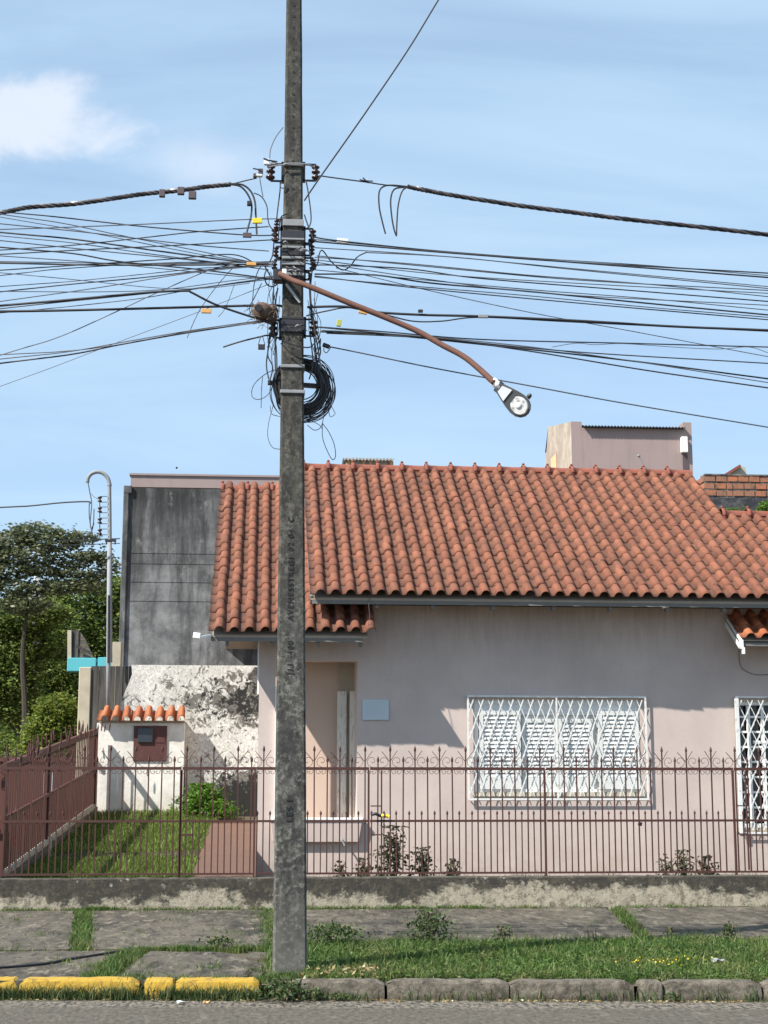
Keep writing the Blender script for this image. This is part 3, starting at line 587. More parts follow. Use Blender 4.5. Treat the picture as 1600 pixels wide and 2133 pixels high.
# iron grille boxes
def grille(x0, x1, z0, z1, y, label, mids=(), pitch=.137, slope=2.67, boxd=.045):
    gr = hb(MB().box(x0-.012, x1+.012, y, y+.012, z1-.006, z1+.02).box(x0-.012, x1+.012, y, y+.012, z0-.02, z0+.006).box(x0-.014, x0+.012, y+.0005, y+.0115, z0+.006, z1-.006).box(x1-.012, x1+.014, y+.0005, y+.0115, z0+.006, z1-.006), 'window_grille', 'grille_paint')
    gr['label'] = label
    for xm in mids: MB().box(xm-.011, xm+.011, y-.001, y+.011, z0+.0065, z1-.0065).build('mullion', 'grille_paint', gr)
    MB().box(x0-.012, x1+.012, y+.013, y+boxd, z1+.004, z1+.018).build('top_plate', 'grille_paint', gr)
    for xs in (x0-.005, x1-.007): MB().box(xs, xs+.012, y+.013, y+boxd, z0-.004, z0+.008).build('stay', 'grille_paint', gr)
    H = z1-z0-.07; zt = z1-.035; zb = z0+.03; W_ = x1-x0
    k = -int(H/slope/pitch)-1
    while k*pitch < W_+H/slope:
        for sgn, yy, wd in ((1, y+.002, .016), (-1, y+.0065, .010)):
            xb_ = x0+k*pitch; xt_ = xb_+sgn*H/slope; a_, b_ = (xb_, zb), (xt_, zt)
            if sgn < 0: a_, b_ = (xb_+H/slope, zb), (xb_, zt)
            else: a_, b_ = (xb_, zb), (xb_+H/slope, zt)
            # clip to the frame
            def clip(a, b):
                (xa, za), (xc, zc) = a, b
                for lim, left in ((x0+.012, True), (x1-.012, False)):
                    for sw in (0, 1):
                        (p, pz), (r, rz) = ((xa, za), (xc, zc)) if sw == 0 else ((xc, zc), (xa, za))
                        if (left and p < lim) or (not left and p > lim):
                            if (left and r <= lim) or (not left and r >= lim): return None
                            t = (lim-p)/(r-p); np_ = (lim, pz+(rz-pz)*t)
                            if sw == 0: xa, za = np_
                            else: xc, zc = np_
                return (xa, za), (xc, zc)
            cl = clip(a_, b_)
            if cl and abs(cl[0][1]-cl[1][1]) > .03:
                (xa, za), (xc, zc) = cl
                MB().bar((xa, yy, za), (xc, yy, zc), .004, wd, up=(0, 0, 1)).build('lattice_bar', 'grille_paint', gr)
        k += 1
    # little welded lozenges where the bars cross
    r = 0; z = zb+H; LM = MB(); LM.prism([(-.010, 0), (0, -.032), (.012, .004), (.004, .034)], -.003, .003); lme = LM.mesh('weld_plate', 'grille_paint')
    dz = pitch*slope/2; base = x0+(-int(H/slope/pitch)-1)*pitch+H/slope
    row = 0
    while z > zb+.02:
        off = 0 if row % 2 == 0 else pitch/2; n = -40
        for n in range(-40, 60):
            xx = base+n*pitch+off-0*row
            if x0+.02 < xx < x1-.02 and row > 0: put('weld_plate', lme, gr, (xx, y-.001, z))
        z -= dz; row += 1
    return gr
gz0, gz1 = 1.49, 2.885
grille(at(975, 1450, FY-.065).x, at(1344, 1450, FY-.065).x, at(0, 1664, FY-.065).z, at(1160, 1452, FY-.065).z, FY-.065, 'white diamond lattice grille over the shuttered window', mids=(at(1160, 1500, FY-.065).x,))
# right window: dark panes with white muntins
win2 = window_frame(6.521, 8.299, 1.121, 2.839, FY+.06, .055, .08)
mb = MB(); mb.box(6.575, 8.24, FY+.16, FY+.175, 1.176, 2.784); mb.build('pane', 'black_glass', win2)
for xs in (q(1563), q(1592), q(1650)): MB().box(xs-.02, xs+.022, FY+.07, FY+.12, 1.18, 2.78).build('muntin', 'white_paint', win2)
for k in range(7):
    zc = 1.38+k*.205; MB().box(6.58, 8.24, FY+.075, FY+.125, zc, zc+.028).build('muntin', 'white_paint', win2)
MB().box(q(1571), 8.2, FY+.066, FY+.13, 2.26, 2.30).build('muntin', 'white_paint', win2)
mb = MB(); mb.box(6.49, 8.33, FY-.03, FY+.0595, 1.07, 1.125); hb(mb, 'window_sill', 'cream_paint')
g2 = grille(at(1534, 1450, FY-.065).x, 8.25, at(1536, 1734, FY-.065).z, at(1560, 1453, FY-.065).z, FY-.065, 'tall white lattice grille over the dark window at the right edge', pitch=.152, slope=2.1)
MB().box(at(1530, 1450, FY-.08).x, at(1538, 1450, FY-.08).x, FY-.085, FY-.0651, at(1536, 1738, FY-.065).z, at(1560, 1455, FY-.065).z).build('side_post', 'grille_paint', g2)
# thin cable drooping under the right roof
mb = MB(); mb.tube(smooth_path([at(1539, 1350, FY-.02), at(1541, 1380, FY-.02), at(1550, 1395, FY-.02), at(1575, 1405, FY-.02), at(1610, 1404, FY-.02)]), .004, 5)
tag(mb.build('wall_cable', 'grey_cable'), 'thin slack cable drooping on the shaded wall under the right roof', 'cable')
mb = MB(); mb.tube(smooth_path([at(772, 1238, 20.24), at(768, 1255, 20.24), at(770, 1285, 20.22), at(765, 1310, 20.2)]), .004, 5)
tag(mb.build('wall_cable', 'grey_cable'), 'thin cable hanging off the main eave down to the porch roof tip', 'cable')
# floodlight at the left eave
fl = thing('floodlight', 'small white floodlight on a short arm at the left end of the lower eave', 'lamp', at(430, 1325, 20.25))
mb = MB(); a, b = at(410, 1330, 20.1)-fl.location, at(440, 1323, 20.25)-fl.location; mb.bar(a, b, .035, .03); mb.build('arm', 'white_paint', fl)
mb = MB(); c0 = at(411, 1328, 20.08)-fl.location; mb.box(c0.x-.05, c0.x+.045, c0.y-.05, c0.y+.03, c0.z-.03, c0.z+.045, Matrix.Rotation(.12, 4, 'Y')); mb.build('lamp_housing', 'white_paint', fl, bevel=.006)

# ------------------------------------------------------------------ low wall and iron fence
mb = MB(); xs = [-6+i*.12 for i in range(140)]
vs = []; fs = []
for i, x in enumerate(xs):
    j = random.uniform(-.008, .008); t = .633+random.uniform(-.004, .004)
    vs += [(x, 18.2+j, .15), (x, 18.205+j*.6, t-.015), (x, 18.22, t), (x, 18.37, t), (x, 18.38, .1)]
for i in range(len(xs)-1):
    for k in range(4): fs.append((i*5+k, (i+1)*5+k, (i+1)*5+k+1, i*5+k+1))
mb.add(vs, fs); tag(mb.build('low_wall', 'low_wall'), 'low mould-stained plastered wall along the pavement under the red iron fence', 'wall')
FYN = 18.30; ZB, ZM, ZT = .672, 1.268, 1.872
def spear(L, r=.0075, tip=.075):
    m2 = MB(); m2.box(-r, r, -r, r, 0, L-tip)
    m2.lathe([(r*.8, L-tip), (r*1.9, L-tip+.012), (r*2.0, L-tip+.035), (r*.9, L-.015), (.001, L)], 4); return m2
BT = spear(2.141-ZB).mesh('tall_bar', 'iron_paint'); BM = spear(2.018-ZB).mesh('bar', 'iron_paint'); BS = spear(1.392-ZB, .0065, .06).mesh('short_bar', 'iron_paint')
def curve_mesh(name, pts, r=.0036, n=4):
    return MB().tube(smooth_path([(x, 0, z) for x, z in pts], 4), r, n).mesh(name, 'iron_paint', True)
SCR = [(.022, .012), (.07, .018), (.112, .045), (.122, .085), (.10, .122), (.066, .130), (.038, .110), (.036, .080), (.056, .066), (.072, .078)]
CRL = [(.018, -.016), (.022, -.044), (.042, -.062), (.064, -.052), (.066, -.034), (.05, -.03)]
ARM = [(.004, .085), (.028, .12), (.06, .165), (.092, .205)]
mir = lambda pts: [(-x, z) for x, z in pts]
SC = [curve_mesh('scroll', SCR), curve_mesh('scroll', mir(SCR))]; CR = [curve_mesh('curl', CRL), curve_mesh('curl', mir(CRL))]; AR = [curve_mesh('finial_arm', ARM, .005), curve_mesh('finial_arm', mir(ARM), .005)]
X0 = .793; P = .1482
secs = [(-4.4, -.905, 'left stretch of the rusty red iron fence, in front of the lawn', 'fence', 'fence'),
        (-.895, -.045, 'rusty red iron gate in front of the reddish path', 'gate', 'gate'),
        (-.030, 1.285, 'rusty red iron fence panel crossed by the concrete pole', 'fence', 'fence'),
        (1.297, 3.375, 'rusty red iron fence panel between the concrete pole and the shuttered window', 'fence', 'fence'),
        (3.393, 5.655, 'rusty red iron fence panel to the right of the thick post below the shuttered window', 'fence', 'fence'),
        (5.670, 8.6, 'rusty red iron fence panel in front of the tall dark window at the right edge', 'fence', 'fence')]
for a, b, lab, cat, nm in secs:
    f = thing('iron_'+nm, lab, cat, ((a+b)/2, FYN, ZB), group='sections of the iron fence along the low wall'); ox = (a+b)/2
    for z, h in ((ZB, .022), (ZM, .026), (ZT, .034)):
        MB().box(a-ox, b-ox, -.014, .014, z-ZB-h/2, z-ZB+h/2).build('rail', 'iron_paint', f)
    for xp in ((a, b) if nm == 'gate' else (b,)):
        MB().box(xp-ox-.016, xp-ox+.006, -.017, .017, -.06, ZT-ZB-.018).build('post', 'iron_paint', f)
    k = math.ceil((a-X0)/P)
    while X0+k*P < b:
        x = X0+k*P-ox; m_ = (k % 2 == 0)
        put('bar' if m_ else 'tall_bar', BM if m_ else BT, f, (x, 0, 0), (random.uniform(-.006, .006), random.uniform(-.006, .006), 0))
        if a < X0+k*P-P/2: put('short_bar', BS, f, (x-P/2, 0, 0), (0, random.uniform(-.008, .008), 0))
        for sgn in (0, 1):
            if m_: put('scroll', SC[sgn], f, (x, -.004, ZT-ZB))
            else: put('finial_arm', AR[sgn], f, (x, -.004, ZT-ZB), (0, random.uniform(-.12, .12), 0))
            put('curl', CR[sgn], f, (x, -.004, ZT-ZB))
        k += 1
    if abs(a-1.297) < .01 or abs(a-5.67) < .01:
        x = .135; MB().box(a-ox+x-.008, a-ox+x+.008, -.012, .012, .02, ZT-ZB-.02).build('post', 'iron_paint', f)
        for zc in (1.44, 1.11): MB().box(a-ox+.006, a-ox+x-.009, -.009, .009, zc-ZB-.007, zc-ZB+.007).build('cross_bar', 'iron_paint', f)
    if nm == 'gate':
        MB().box(a-ox+.01, a-ox+.13, -.012, .012, 1.10-ZB, 1.125-ZB).build('latch', 'iron_paint', f)
# bundle hooked on the fence, and a dark knot of wire
bd = thing('cloth_bundle', 'small rolled bundle, dark at one end and yellow at the other, on the middle rail', 'bundle', at(795, 1699, 18.25))
mb = MB(); mb.tube(smooth_path([(-.11, 0, .012), (-.07, -.01, .02), (-.02, 0, .0), (.0, 0, 0)]), .018, 7); mb.build('dark_end', 'dark_metal', bd, smooth=True)
mb = MB(); mb.tube(smooth_path([(.0, 0, 0), (.05, -.01, .0), (.085, -.01, -.012)]), [.02]*12+[.026], 7); mb.build('yellow_end', 'tag_yellow', bd, smooth=True)
mb = MB(); mb.tube([(.028, -.003, 0), (.048, -.008, 0)], .026, 7); mb.build('red_band', 'sheet_red', bd)
mb = MB(); c0 = at(1333, 1716, 18.27)
for k in range(5): mb.tube(smooth_path([c0+Vector((random.uniform(-.03, .03), random.uniform(-.01, .01), random.uniform(-.025, .02))) for _ in range(4)]), .006, 5)
tag(mb.build('wire_knot', 'dark_metal'), 'small dark knot of wire tied under the middle rail below the shuttered window', 'wire')

# ------------------------------------------------------------------ side boundary: stepped wall with red sheet fence
A0, B0 = Vector((-2.95, 18.42, 0)), Vector((-2.53, 24.35, 0)); lerp = lambda t: A0.lerp(B0, t)
wz = lambda t: .64+.74*t
sw = thing('side_wall', 'low dark retaining wall climbing along the left side of the lawn', 'wall', A0)
for (ta, tb, dz) in ((0, .40, 0), (.42, 1.0, .0)):
    m2 = MB(); a, b = lerp(ta)-A0, lerp(tb)-A0; nx = Vector((1, -.07, 0)).normalized()*.06
    vs = [a-nx*2, a+nx, b+nx, b-nx*2]; n = 4
    m2.add([(v.x, v.y, .1) for v in vs]+[(a.x-.12, a.y, wz(ta)), (a.x+.06, a.y, wz(ta)), (b.x+.06, b.y, wz(tb)), (b.x-.12, b.y, wz(tb))], [(0, 3, 2, 1), (4, 5, 6, 7), (0, 1, 5, 4), (1, 2, 6, 5), (2, 3, 7, 6), (3, 0, 4, 7)])
    m2.build('wall_section', 'side_wall', sw)
CB = MB().box(0, .30, -.06, .06, 0, .045).mesh('coping_block', 'cream_paint')
t = 0.0
while t < .97:
    p = lerp(t)-A0; o = put('coping_block', CB, sw, (p.x+random.uniform(-.01, .01), p.y, wz(t)+.004), (0, -math.atan(.74/5.94), math.atan2(B0.y-A0.y, B0.x-A0.x))); t += .055
mb = MB(); p = lerp(.41)-A0; mb.box(p.x-.05, p.x+.075, p.y-.06, p.y+.06, .2, wz(.41)+.03); mb.build('pier', 'cream_paint', sw)
rf = thing('sheet_fence', 'dark red sheet metal fence with spikes running back along the left side of the lawn', 'fence', A0)
nS = 58
bz = lambda t: 1.86+.64*t; dzr = lambda t: 1.30+.66*t
for k in range(nS):
    t = (k+.5)/nS; p = lerp(t)-A0; w = (B0-A0).length/nS*.86
    MB().bar((p.x, p.y, wz(t)+.055), (p.x, p.y, dzr(t)), w, .012, up=(1, 0, 0)).build('slat', 'sheet_red', rf)
for k in range(46):
    t = (k+.5)/46; p = lerp(t)-A0; MB().box(p.x-.008, p.x+.008, p.y-.008, p.y+.008, dzr(t), bz(t)+.02).build('bar', 'iron_paint', rf)
    m2 = MB(); h = random.uniform(.13, .2); m2.lathe([(.008, bz(t)+.06), (.012, bz(t)+.08+h*.4), (.001, bz(t)+.06+h)], 4, Matrix.Translation((p.x, p.y, 0)) @ Matrix.Rotation(random.uniform(-.1, .1), 4, 'Y')); m2.build('spike', 'iron_paint', rf)
E0 = Vector((B0.x-A0.x, B0.y-A0.y, 0))
MB().bar((0, 0, bz(0)+.03), (E0.x, E0.y, bz(1)+.03), .05, .085).build('top_rail', 'sheet_red', rf)
MB().bar((.02, 0, dzr(0)), (E0.x+.02, E0.y, dzr(1)), .03, .04).build('rail', 'sheet_red', rf)
for t in (.0, .41, 1.0): p = lerp(t)-A0; MB().box(p.x-.03, p.x+.03, p.y-.03, p.y+.03, wz(t), bz(t)+.06).build('post', 'sheet_red', rf)
p = lerp(.985)-A0; MB().box(p.x-.09, p.x-.005, p.y-.03, p.y-.02, wz(.98)+.5, bz(.98)).build('end_board', 'sheet_red', rf)
# next door: drive gate and walls glimpsed through the bars
ng = thing('sheet_gate', 'dull red sheet metal gate of the neighbouring yard behind the sheet fence', 'gate', (-4.2, 25.2, 1.3))
for k in range(16): MB().box(-.9+k*.14, -.9+k*.14+.125, 0, .015, -.2, .82+.03*math.sin(k)).build('board', 'sheet_red', ng)
MB().box(-.95, 1.4, -.03, -.002, .78, .84).build('rail', 'sheet_red', ng)
mb = MB(); mb.box(-7, -3.15, 23.9, 24.05, .4, 1.25); tag(mb.build('yard_wall', 'cream_paint'), 'stained cream wall of the neighbouring yard seen through the red fence', 'wall')

# ------------------------------------------------------------------ meter hut, standpipe mast, back walls
hut = thing('meter_hut', 'small white meter enclosure with a strip of orange tiles at the back of the lawn', 'hut', (-1.85, 24.5, 1.2))
ho = Vector((-1.85, 24.5, 1.2))
MB().box(-2.54-ho.x, -1.183-ho.x, 0, .34, -.1, 2.665-1.2).build('wall', 'hut_white', hut)
dr = MB().box(-1.965-ho.x, -1.45-ho.x, -.025, -.002, 2.075-1.2, 2.62-1.2).build('door', 'meter_door', hut, bevel=.004)
MB().box(-1.90-ho.x, -1.67-ho.x, -.055, -.026, 2.36-1.2, 2.585-1.2).build('meter_window', 'meter_glass', dr, bevel=.006)
MB().box(-1.62-ho.x, -1.48-ho.x, -.032, -.026, 2.36-1.2, 2.54-1.2).build('panel', 'meter_door', dr)
hr = MB().box(-2.50-ho.x, -1.18-ho.x, -.06, .36, 2.668-1.2, 2.70-1.2).build('roof', 'soffit_wood', hut)
for k in range(8):
    put('tile', TM['new_clay_tile'], hr, (-2.53-ho.x+k*.17, -.15, 2.675-1.2+random.uniform(0, .01)), (.52, random.uniform(-.04, .04), random.uniform(-.04, .04))).scale = (.86, 1.15, 1.25)
MB().box(-2.556-ho.x, -2.548-ho.x+.03, -.08, -.003, 2.02-1.2, 2.1-1.2).build('bracket', 'tan_wood', hut)
ma = thing('service_mast', 'grey service pipe with a gooseneck top rising from the meter hut', 'mast', (-2.343, 24.74, 2.7)); mo = Vector((-2.343, 24.74, 2.7))
P_ = lambda u, v, Y=24.74: at(u, v, Y)-mo
MB().tube([P_(225, 1500), P_(226, 1380), P_(228, 1130)], .034, 10).build('lower_pipe', 'galvanized', ma, smooth=True)
MB().tube(smooth_path([P_(230, 1380, 24.78), P_(229, 1150, 24.78), P_(228, 1030, 24.78), P_(227, 1003, 24.78), P_(219, 989, 24.78), P_(206, 983, 24.78), P_(192, 986, 24.78), P_(184, 995, 24.78), P_(182, 1005, 24.78)]), .032, 10).build('gooseneck', 'galvanized', ma, smooth=True)
MB().tube([P_(228, 1008, 24.78), P_(228, 1012, 24.78)], .038, 10).build('coupling', 'galvanized', ma)
MB().tube([P_(227, 1240, 24.70), P_(226, 1380, 24.70)], .02, 8).build('dark_tube', 'dark_metal', ma)
MB().tube([P_(208, 1034), P_(208, 1119)], .008, 6).build('rack_rod', 'dark_metal', ma)
for v in (1040, 1062, 1085, 1108):
    c0 = P_(208, v); m2 = MB(); m2.lathe([(.008, -.045), (.036, -.038), (.036, -.022), (.018, -.008), (.018, .008), (.036, .022), (.036, .038), (.008, .045)], 10, Matrix.Translation(c0)); m2.build('insulator', 'porcelain', ma, smooth=True)
    m2 = MB(); a, b, c_, d_ = P_(208, v-6), P_(224, v-6), P_(224, v+6), P_(208, v+6); m2.tube([a, b], .006, 5); m2.tube([d_, c_], .006, 5); m2.build('bracket', 'dark_metal', ma)
m2 = MB(); m2.bar(P_(219, 1126), P_(242, 1126), .05, .035); m2.bar(P_(222, 1126), P_(222, 1134), .02); m2.bar(P_(240, 1122), P_(240, 1134), .02); m2.build('clamp', 'dark_metal', ma)
for k, pts in enumerate([[(183, 1003), (187, 1025), (191, 1050), (188, 1090), (193, 1112)], [(186, 1048), (186, 1075), (190, 1100), (196, 1090)], [(196, 1060), (194, 1095), (188, 1112), (177, 1117)], [(190, 1028), (196, 1035), (206, 1040)]]):
    MB().tube(smooth_path([P_(u, v, 24.66+.03*k) for u, v in pts]), .009 if k < 3 else .004, 5).build('drop_wire', 'grey_cable', ma)
# grey mouldy building
GY = 28.0
K = GY/24.95; Zs = lambda z: EYE+(z-EYE)*K
gb = thing('mouldy_building', 'tall windowless dark grey mould-streaked wall of a neighbouring building', 'building', (-1, GY, 3.0)); go = Vector((-1, GY, 3.0))
mb = MB(); mb.box(-2.20*K-go.x, .9-go.x, 0, 4, 0, Zs(6.50)-go.z); mb.build('wall', 'mould_wall', gb)
mb = MB(); mb.box(-2.277*K-go.x, -2.19*K-go.x, -.05, .3, .03, Zs(6.52)-go.z); mb.box(-2.279*K-go.x, -2.14*K-go.x, -.055, -.001, Zs(6.40)-go.z, Zs(6.53)-go.z); mb.build('corner_pier', 'mould_wall', gb, bevel=.01)
for zc, h_ in ((4.64, .009), (4.95, .014), (5.25, .006), (5.42, .006)): MB().box(-2.13*K-go.x, .1-go.x, -.007, -.001, Zs(zc)-go.z, Zs(zc)+h_-go.z).build('ledge', 'mould_wall', gb)
# white wall
ww = thing('peeling_wall', 'peeling whitewashed boundary wall with black mould behind the meter hut', 'wall', (-1, 24.85, 1.3)); wo_ = Vector((-1, 24.85, 1.3))
edge = [(-2.06, 3.60), (-2.05, 3.45), (-2.10, 3.3), (-2.18, 3.1), (-2.22, 2.92), (-2.20, 2.80), (-2.18, 1.0), (.06, 1.0), (.06, 3.60)]
mb = MB(); mb.prism([(x-wo_.x, z-wo_.z) for x, z in edge][::-1], 0, .12); mb.build('wall', 'peeling_white', ww)
MB().box(-1.17-wo_.x, .05-wo_.x, -.16, -.001, -.3, 1.995-1.3).build('plinth', 'peeling_white', ww, bevel=.02)
m2 = MB(); m2.prism([(-.20-wo_.x, 3.42-1.3), (-.12-wo_.x, 3.36-1.3), (.03-wo_.x, 3.34-1.3), (.03-wo_.x, 3.56-1.3), (-.1-wo_.x, 3.58-1.3)][::1], -.012, -.002); m2.build('broken_patch', 'mortar', ww)
# dark boards and cream post left of it
dbt = thing('dark_board_wall', 'black-stained board wall with a cream end post left of the meter hut pipe', 'wall', (-2.5, 24.95, 1.3)); do_ = Vector((-2.5, 24.95, 1.3))
xx = -2.70
for k, w in enumerate((.13, .12, .13, .11, .10, .12)):
    MB().box(xx-do_.x, xx+w-.008-do_.x, -.015*(k % 2), .03, -.3, 3.585-1.3).build('board', 'dark_boards', dbt); xx += w
MB().box(-2.892-do_.x, -2.703-do_.x, -.03, .16, -.5, 3.565-1.3).build('end_post', 'cream_paint', dbt, bevel=.01)
# turquoise beam with wrecked timber, behind
tb = thing('turquoise_beam', 'bright turquoise painted beam end behind the dark board wall', 'beam', at(140, 1384, 28)); a, b = at(140, 1384, 28), at(200, 1384, 28); a2 = at(204, 1384, 28); b2 = at(250, 1384, 28)
MB().box(0, b.x-a.x, 0, .3, -.12, .12).build('beam', 'turquoise', tb, bevel=.008); MB().box(a2.x-a.x, b2.x-a.x, -.02, .3, -.10, .13).build('beam_block', 'turquoise', tb, bevel=.008)
wt = thing('broken_timber', 'dark broken timber frame standing on the turquoise beam', 'timber', at(150, 1370, 28.1)); W0 = wt.location.copy()
T_ = lambda u, v, Y=28.1: at(u, v, Y)-W0
MB().bar(T_(145, 1372), T_(145, 1313), .07).build('post', 'cream_paint', wt); MB().box(T_(149, 1345).x, T_(163, 1345).x, .0, .05, .0, .50).build('post', 'dark_boards', wt)
MB().prism([(T_(163, 1345).x, .0), (T_(196, 1345).x, .0), (T_(188, 1345).x, .14), (T_(176, 1345).x, .36), (T_(163, 1345).x, .5)], .02, .06).build('panel', 'side_wall', wt); MB().bar(T_(158, 1345, 28.02), T_(192, 1362, 28.02), .05).build('brace', 'dark_boards', wt)
mb = MB(); a, b = at(233, 1385, 26.5), at(252, 1337, 26.5); mb.box(a.x, b.x, 26.5, 26.9, a.z-1, b.z); tag(mb.build('cream_pier', 'cream_paint'), 'short lit cream wall end between the mast and the mouldy building', 'wall')

# ------------------------------------------------------------------ pink block behind with rooftop room
pb = thing('pink_block', 'plain pink flat-roofed building rising behind the tiled roof with a rooftop room', 'building', (3, 31, 1.2)); po = Vector((3, 31, 1.2))
a, b = at(273, 988, 31), at(273, 1014, 31)
MB().box(a.x-po.x, 9.0-po.x, .1, 8, 0, a.z-.12-1.2).build('wall', 'block_plaster', pb)
MB().box(a.x-.001-po.x, 6.3-po.x, 0, .25, b.z-1.2, a.z-.02-1.2).build('parapet', 'block_plaster', pb); MB().box(a.x-.03-po.x, 6.3-po.x, -.03, .27, a.z-.019-1.2, a.z+.02-1.2).build('coping', 'block_plaster', pb)
t0, t1, t2, t3 = at(1190, 878, 31), at(1440, 880, 31), at(1212, 889, 31), at(1425, 889, 31)
rm = MB(); zb_ = 7.0
rm.box(t0.x-po.x, t2.x-po.x, -.002, 3.0, zb_-1.2, t0.z-1.2); rm.box(t2.x-po.x, t3.x-po.x, .0, 3.0, zb_-1.2, t2.z-.02-1.2); rm.box(t3.x-.02-po.x, t1.x-po.x, -.002, 3.0, zb_-1.2, t1.z-1.2)
rm = rm.build('rooftop_room', 'block_plaster', pb)
sa = Vector((t0.x-.003-po.x, -.002)); sb = Vector((at(1142, 890, 31.5).x-po.x, .5)); sq = lambda t, o=0: (sa.x+(sb.x-sa.x)*t-o*.75, sa.y+(sb.y-sa.y)*t-o*.66)
m2 = MB(); zt_ = t0.z-.005-1.2; pts = [sq(0), sq(1), (sb.x+.42, 3.0), (sa.x, 3.0)]; m2.add([(x, y, zb_-1.2) for x, y in pts]+[(x, y, zt_) for x, y in pts], [(4, 5, 6, 7)]+[(i, (i+1) % 4, (i+1) % 4+4, i+4) for i in range(4)]); m2.build('side_face', 'tower_side', rm)
m2 = MB(); (xa, ya), (xb, yb) = sq(.66, .01), sq(.9, .01); z1_ = at(1150, 950, 31.4).z-1.2; m2.add([(xa, ya, zb_-1.2), (xb, yb, zb_-1.2), (xb+.01, yb+.03, zb_-1.2), (xa+.01, ya+.03, zb_-1.2), (xa, ya, z1_+.05), (xb, yb, z1_-.05), (xb+.01, yb+.03, z1_-.05), (xa+.01, ya+.03, z1_+.05)], [(0, 1, 5, 4), (4, 5, 6, 7), (0, 4, 7, 3), (1, 2, 6, 5)]); m2.build('side_door', 'tan_wood', rm)
m2 = MB(); n = 64; xa, xb = t2.x-po.x, t3.x-po.x; vs = []; fs = []
for i in range(n+1):
    x = xa+(xb-xa)*i/n; dz = .012*math.sin(i*math.pi); dz = .016*math.cos(i*math.pi)
    vs += [(x, -.115, t2.z-1.2+.0+dz), (x, 3, t2.z-1.2+.35+dz), (x, -.115, t2.z-1.2-.02+dz)]
for i in range(n): fs += [(i*3, i*3+3, i*3+4, i*3+1), (i*3+2, i*3+5, i*3+3, i*3)]
m2.add(vs, fs); m2.build('corrugated_roof', 'dark_sheet', rm)
a, b = at(1420, 942, 30.9), at(1432, 910, 30.9); MB().box(a.x-po.x, b.x-po.x, -.13, -.005, a.z-1.2, b.z-1.2).build('white_box', 'white_paint', rm, bevel=.01)
a = at(1424, 1000, 30.98); MB().box(a.x-po.x, a.x+.1-po.x, -.03, -.003, zb_-1.2, at(1420, 945, 31).z-1.2).build('drain_board', 'plastic_brown', rm)
m2 = MB(); m2.tube([at(1348, 976, 30)-po, at(1331, 951, 30)-po], .012, 6); m2.lathe([(.01, 0), (.035, .02), (.03, .05)], 8, Matrix.Translation(at(1331, 952, 30)-po)); m2.build('pipe', 'galvanized', rm)
# roof box behind the ridge
vb = thing('roof_lantern', 'small weathered box with corrugated roof and glazed front behind the roof ridge', 'roof box', at(768, 972, 27)); vo = vb.location.copy()
V_ = lambda u, v, Y=27: at(u, v, Y)-vo
a, b = V_(722, 985), V_(820, 956)
MB().box(a.x, b.x, .05, 1.2, a.z, b.z-.03).build('body', 'old_wood', vb)
for u0, u1 in ((733, 757), (759, 770), (775, 808)): c0, c1 = V_(u0, 972), V_(u1, 959); MB().box(c0.x, c1.x, .035, .049, c0.z-.1, c1.z).build('pane', 'asbestos', vb)
for u in (727, 758, 772, 815): c0 = V_(u, 972); MB().box(c0.x-.025, c0.x+.025, .01, .034, c0.z-.1, b.z-.03).build('upright', 'tan_wood', vb)
m2 = MB(); n = 30; vs = []; fs = []
for i in range(n+1):
    x = V_(714, 955).x+(V_(820, 955).x-V_(714, 955).x)*i/n; dz = .014*math.cos(i*math.pi)
    vs += [(x, -.12, b.z-.02+dz), (x+.05, 1.3, b.z+.12+dz), (x, -.12, b.z-.055+dz)]
for i in range(n): fs += [(i*3, i*3+3, i*3+4, i*3+1), (i*3+2, i*3+5, i*3+3, i*3)]
m2.add(vs, fs); m2.build('corrugated_roof', 'asbestos', vb)
# raw brick parapet at right
bk = thing('brick_parapet', 'unplastered hollow brick parapet with a black stained base at the right edge', 'wall', at(1467, 1040, 27)); bo = bk.location.copy()
B_ = lambda u, v, Y=27: at(u, v, Y)-bo
x0 = B_(1467, 1000).x; zt = B_(1467, 989).z
MB().box(x0+.012, x0+3, .015, .25, -.6, zt-.01).build('mortar_bed', 'mortar', bk); MB().box(x0-.012, x0+3, -.012, .24, -1.2, B_(1467, 1036).z).build('stained_base', 'tarred', bk)
MB().box(x0+.005, x0+3, -.01, .26, zt-.008, zt+.02).build('coping', 'mortar', bk)
BR = [MB().box(0, .185, 0, .05, 0, .098).mesh('brick', 'raw_brick'), MB().box(0, .10, 0, .05, 0, .098).mesh('brick', 'raw_brick')]
zc = zt-.115
for r in range(3):
    x = x0+(.0 if r % 2 else .02)
    while x < x0+2.2:
        w = 0 if random.random() < .85 else 1
        o = put('brick', BR[w], bk, (x, random.uniform(-.006, .01), zc+random.uniform(-.004, .004)), (random.uniform(-.03, .03), random.uniform(-.03, .03), random.uniform(-.03, .03))); x += (.185, .10)[w]+random.uniform(.012, .03)
    zc -= .135
s0 = MB().box(0, .05, 0, .24, 0, .098).mesh('brick', 'raw_brick')
for r in range(4):
    for k in range(7): put('brick', s0, bk, (x0-.005-k*.0, .28+k*.27-.25, zt-.115-.135*r-.0), (0, 0, 0))
MB().box(x0+.02, x0+.2, .24, 2.2, -1.2, zt-.005).build('return_wall', 'mortar', bk)
mb = MB(); a = at(1510, 990, 29); b = at(1541, 971, 29); c_ = at(1556, 990, 29); mb.prism([(a.x, a.z), (c_.x, c_.z), (c_.x-.02, b.z-.02), (b.x, b.z)], 29, 31)
gh = tag(mb.build('gable_end', 'cream_paint'), 'cream gable peak just showing above the brick parapet', 'roof'); MB().bar(at(1508, 991, 28.96), at(1542, 970, 28.96), .06, .05).build('tile_edge', 'ridge_clay', gh)

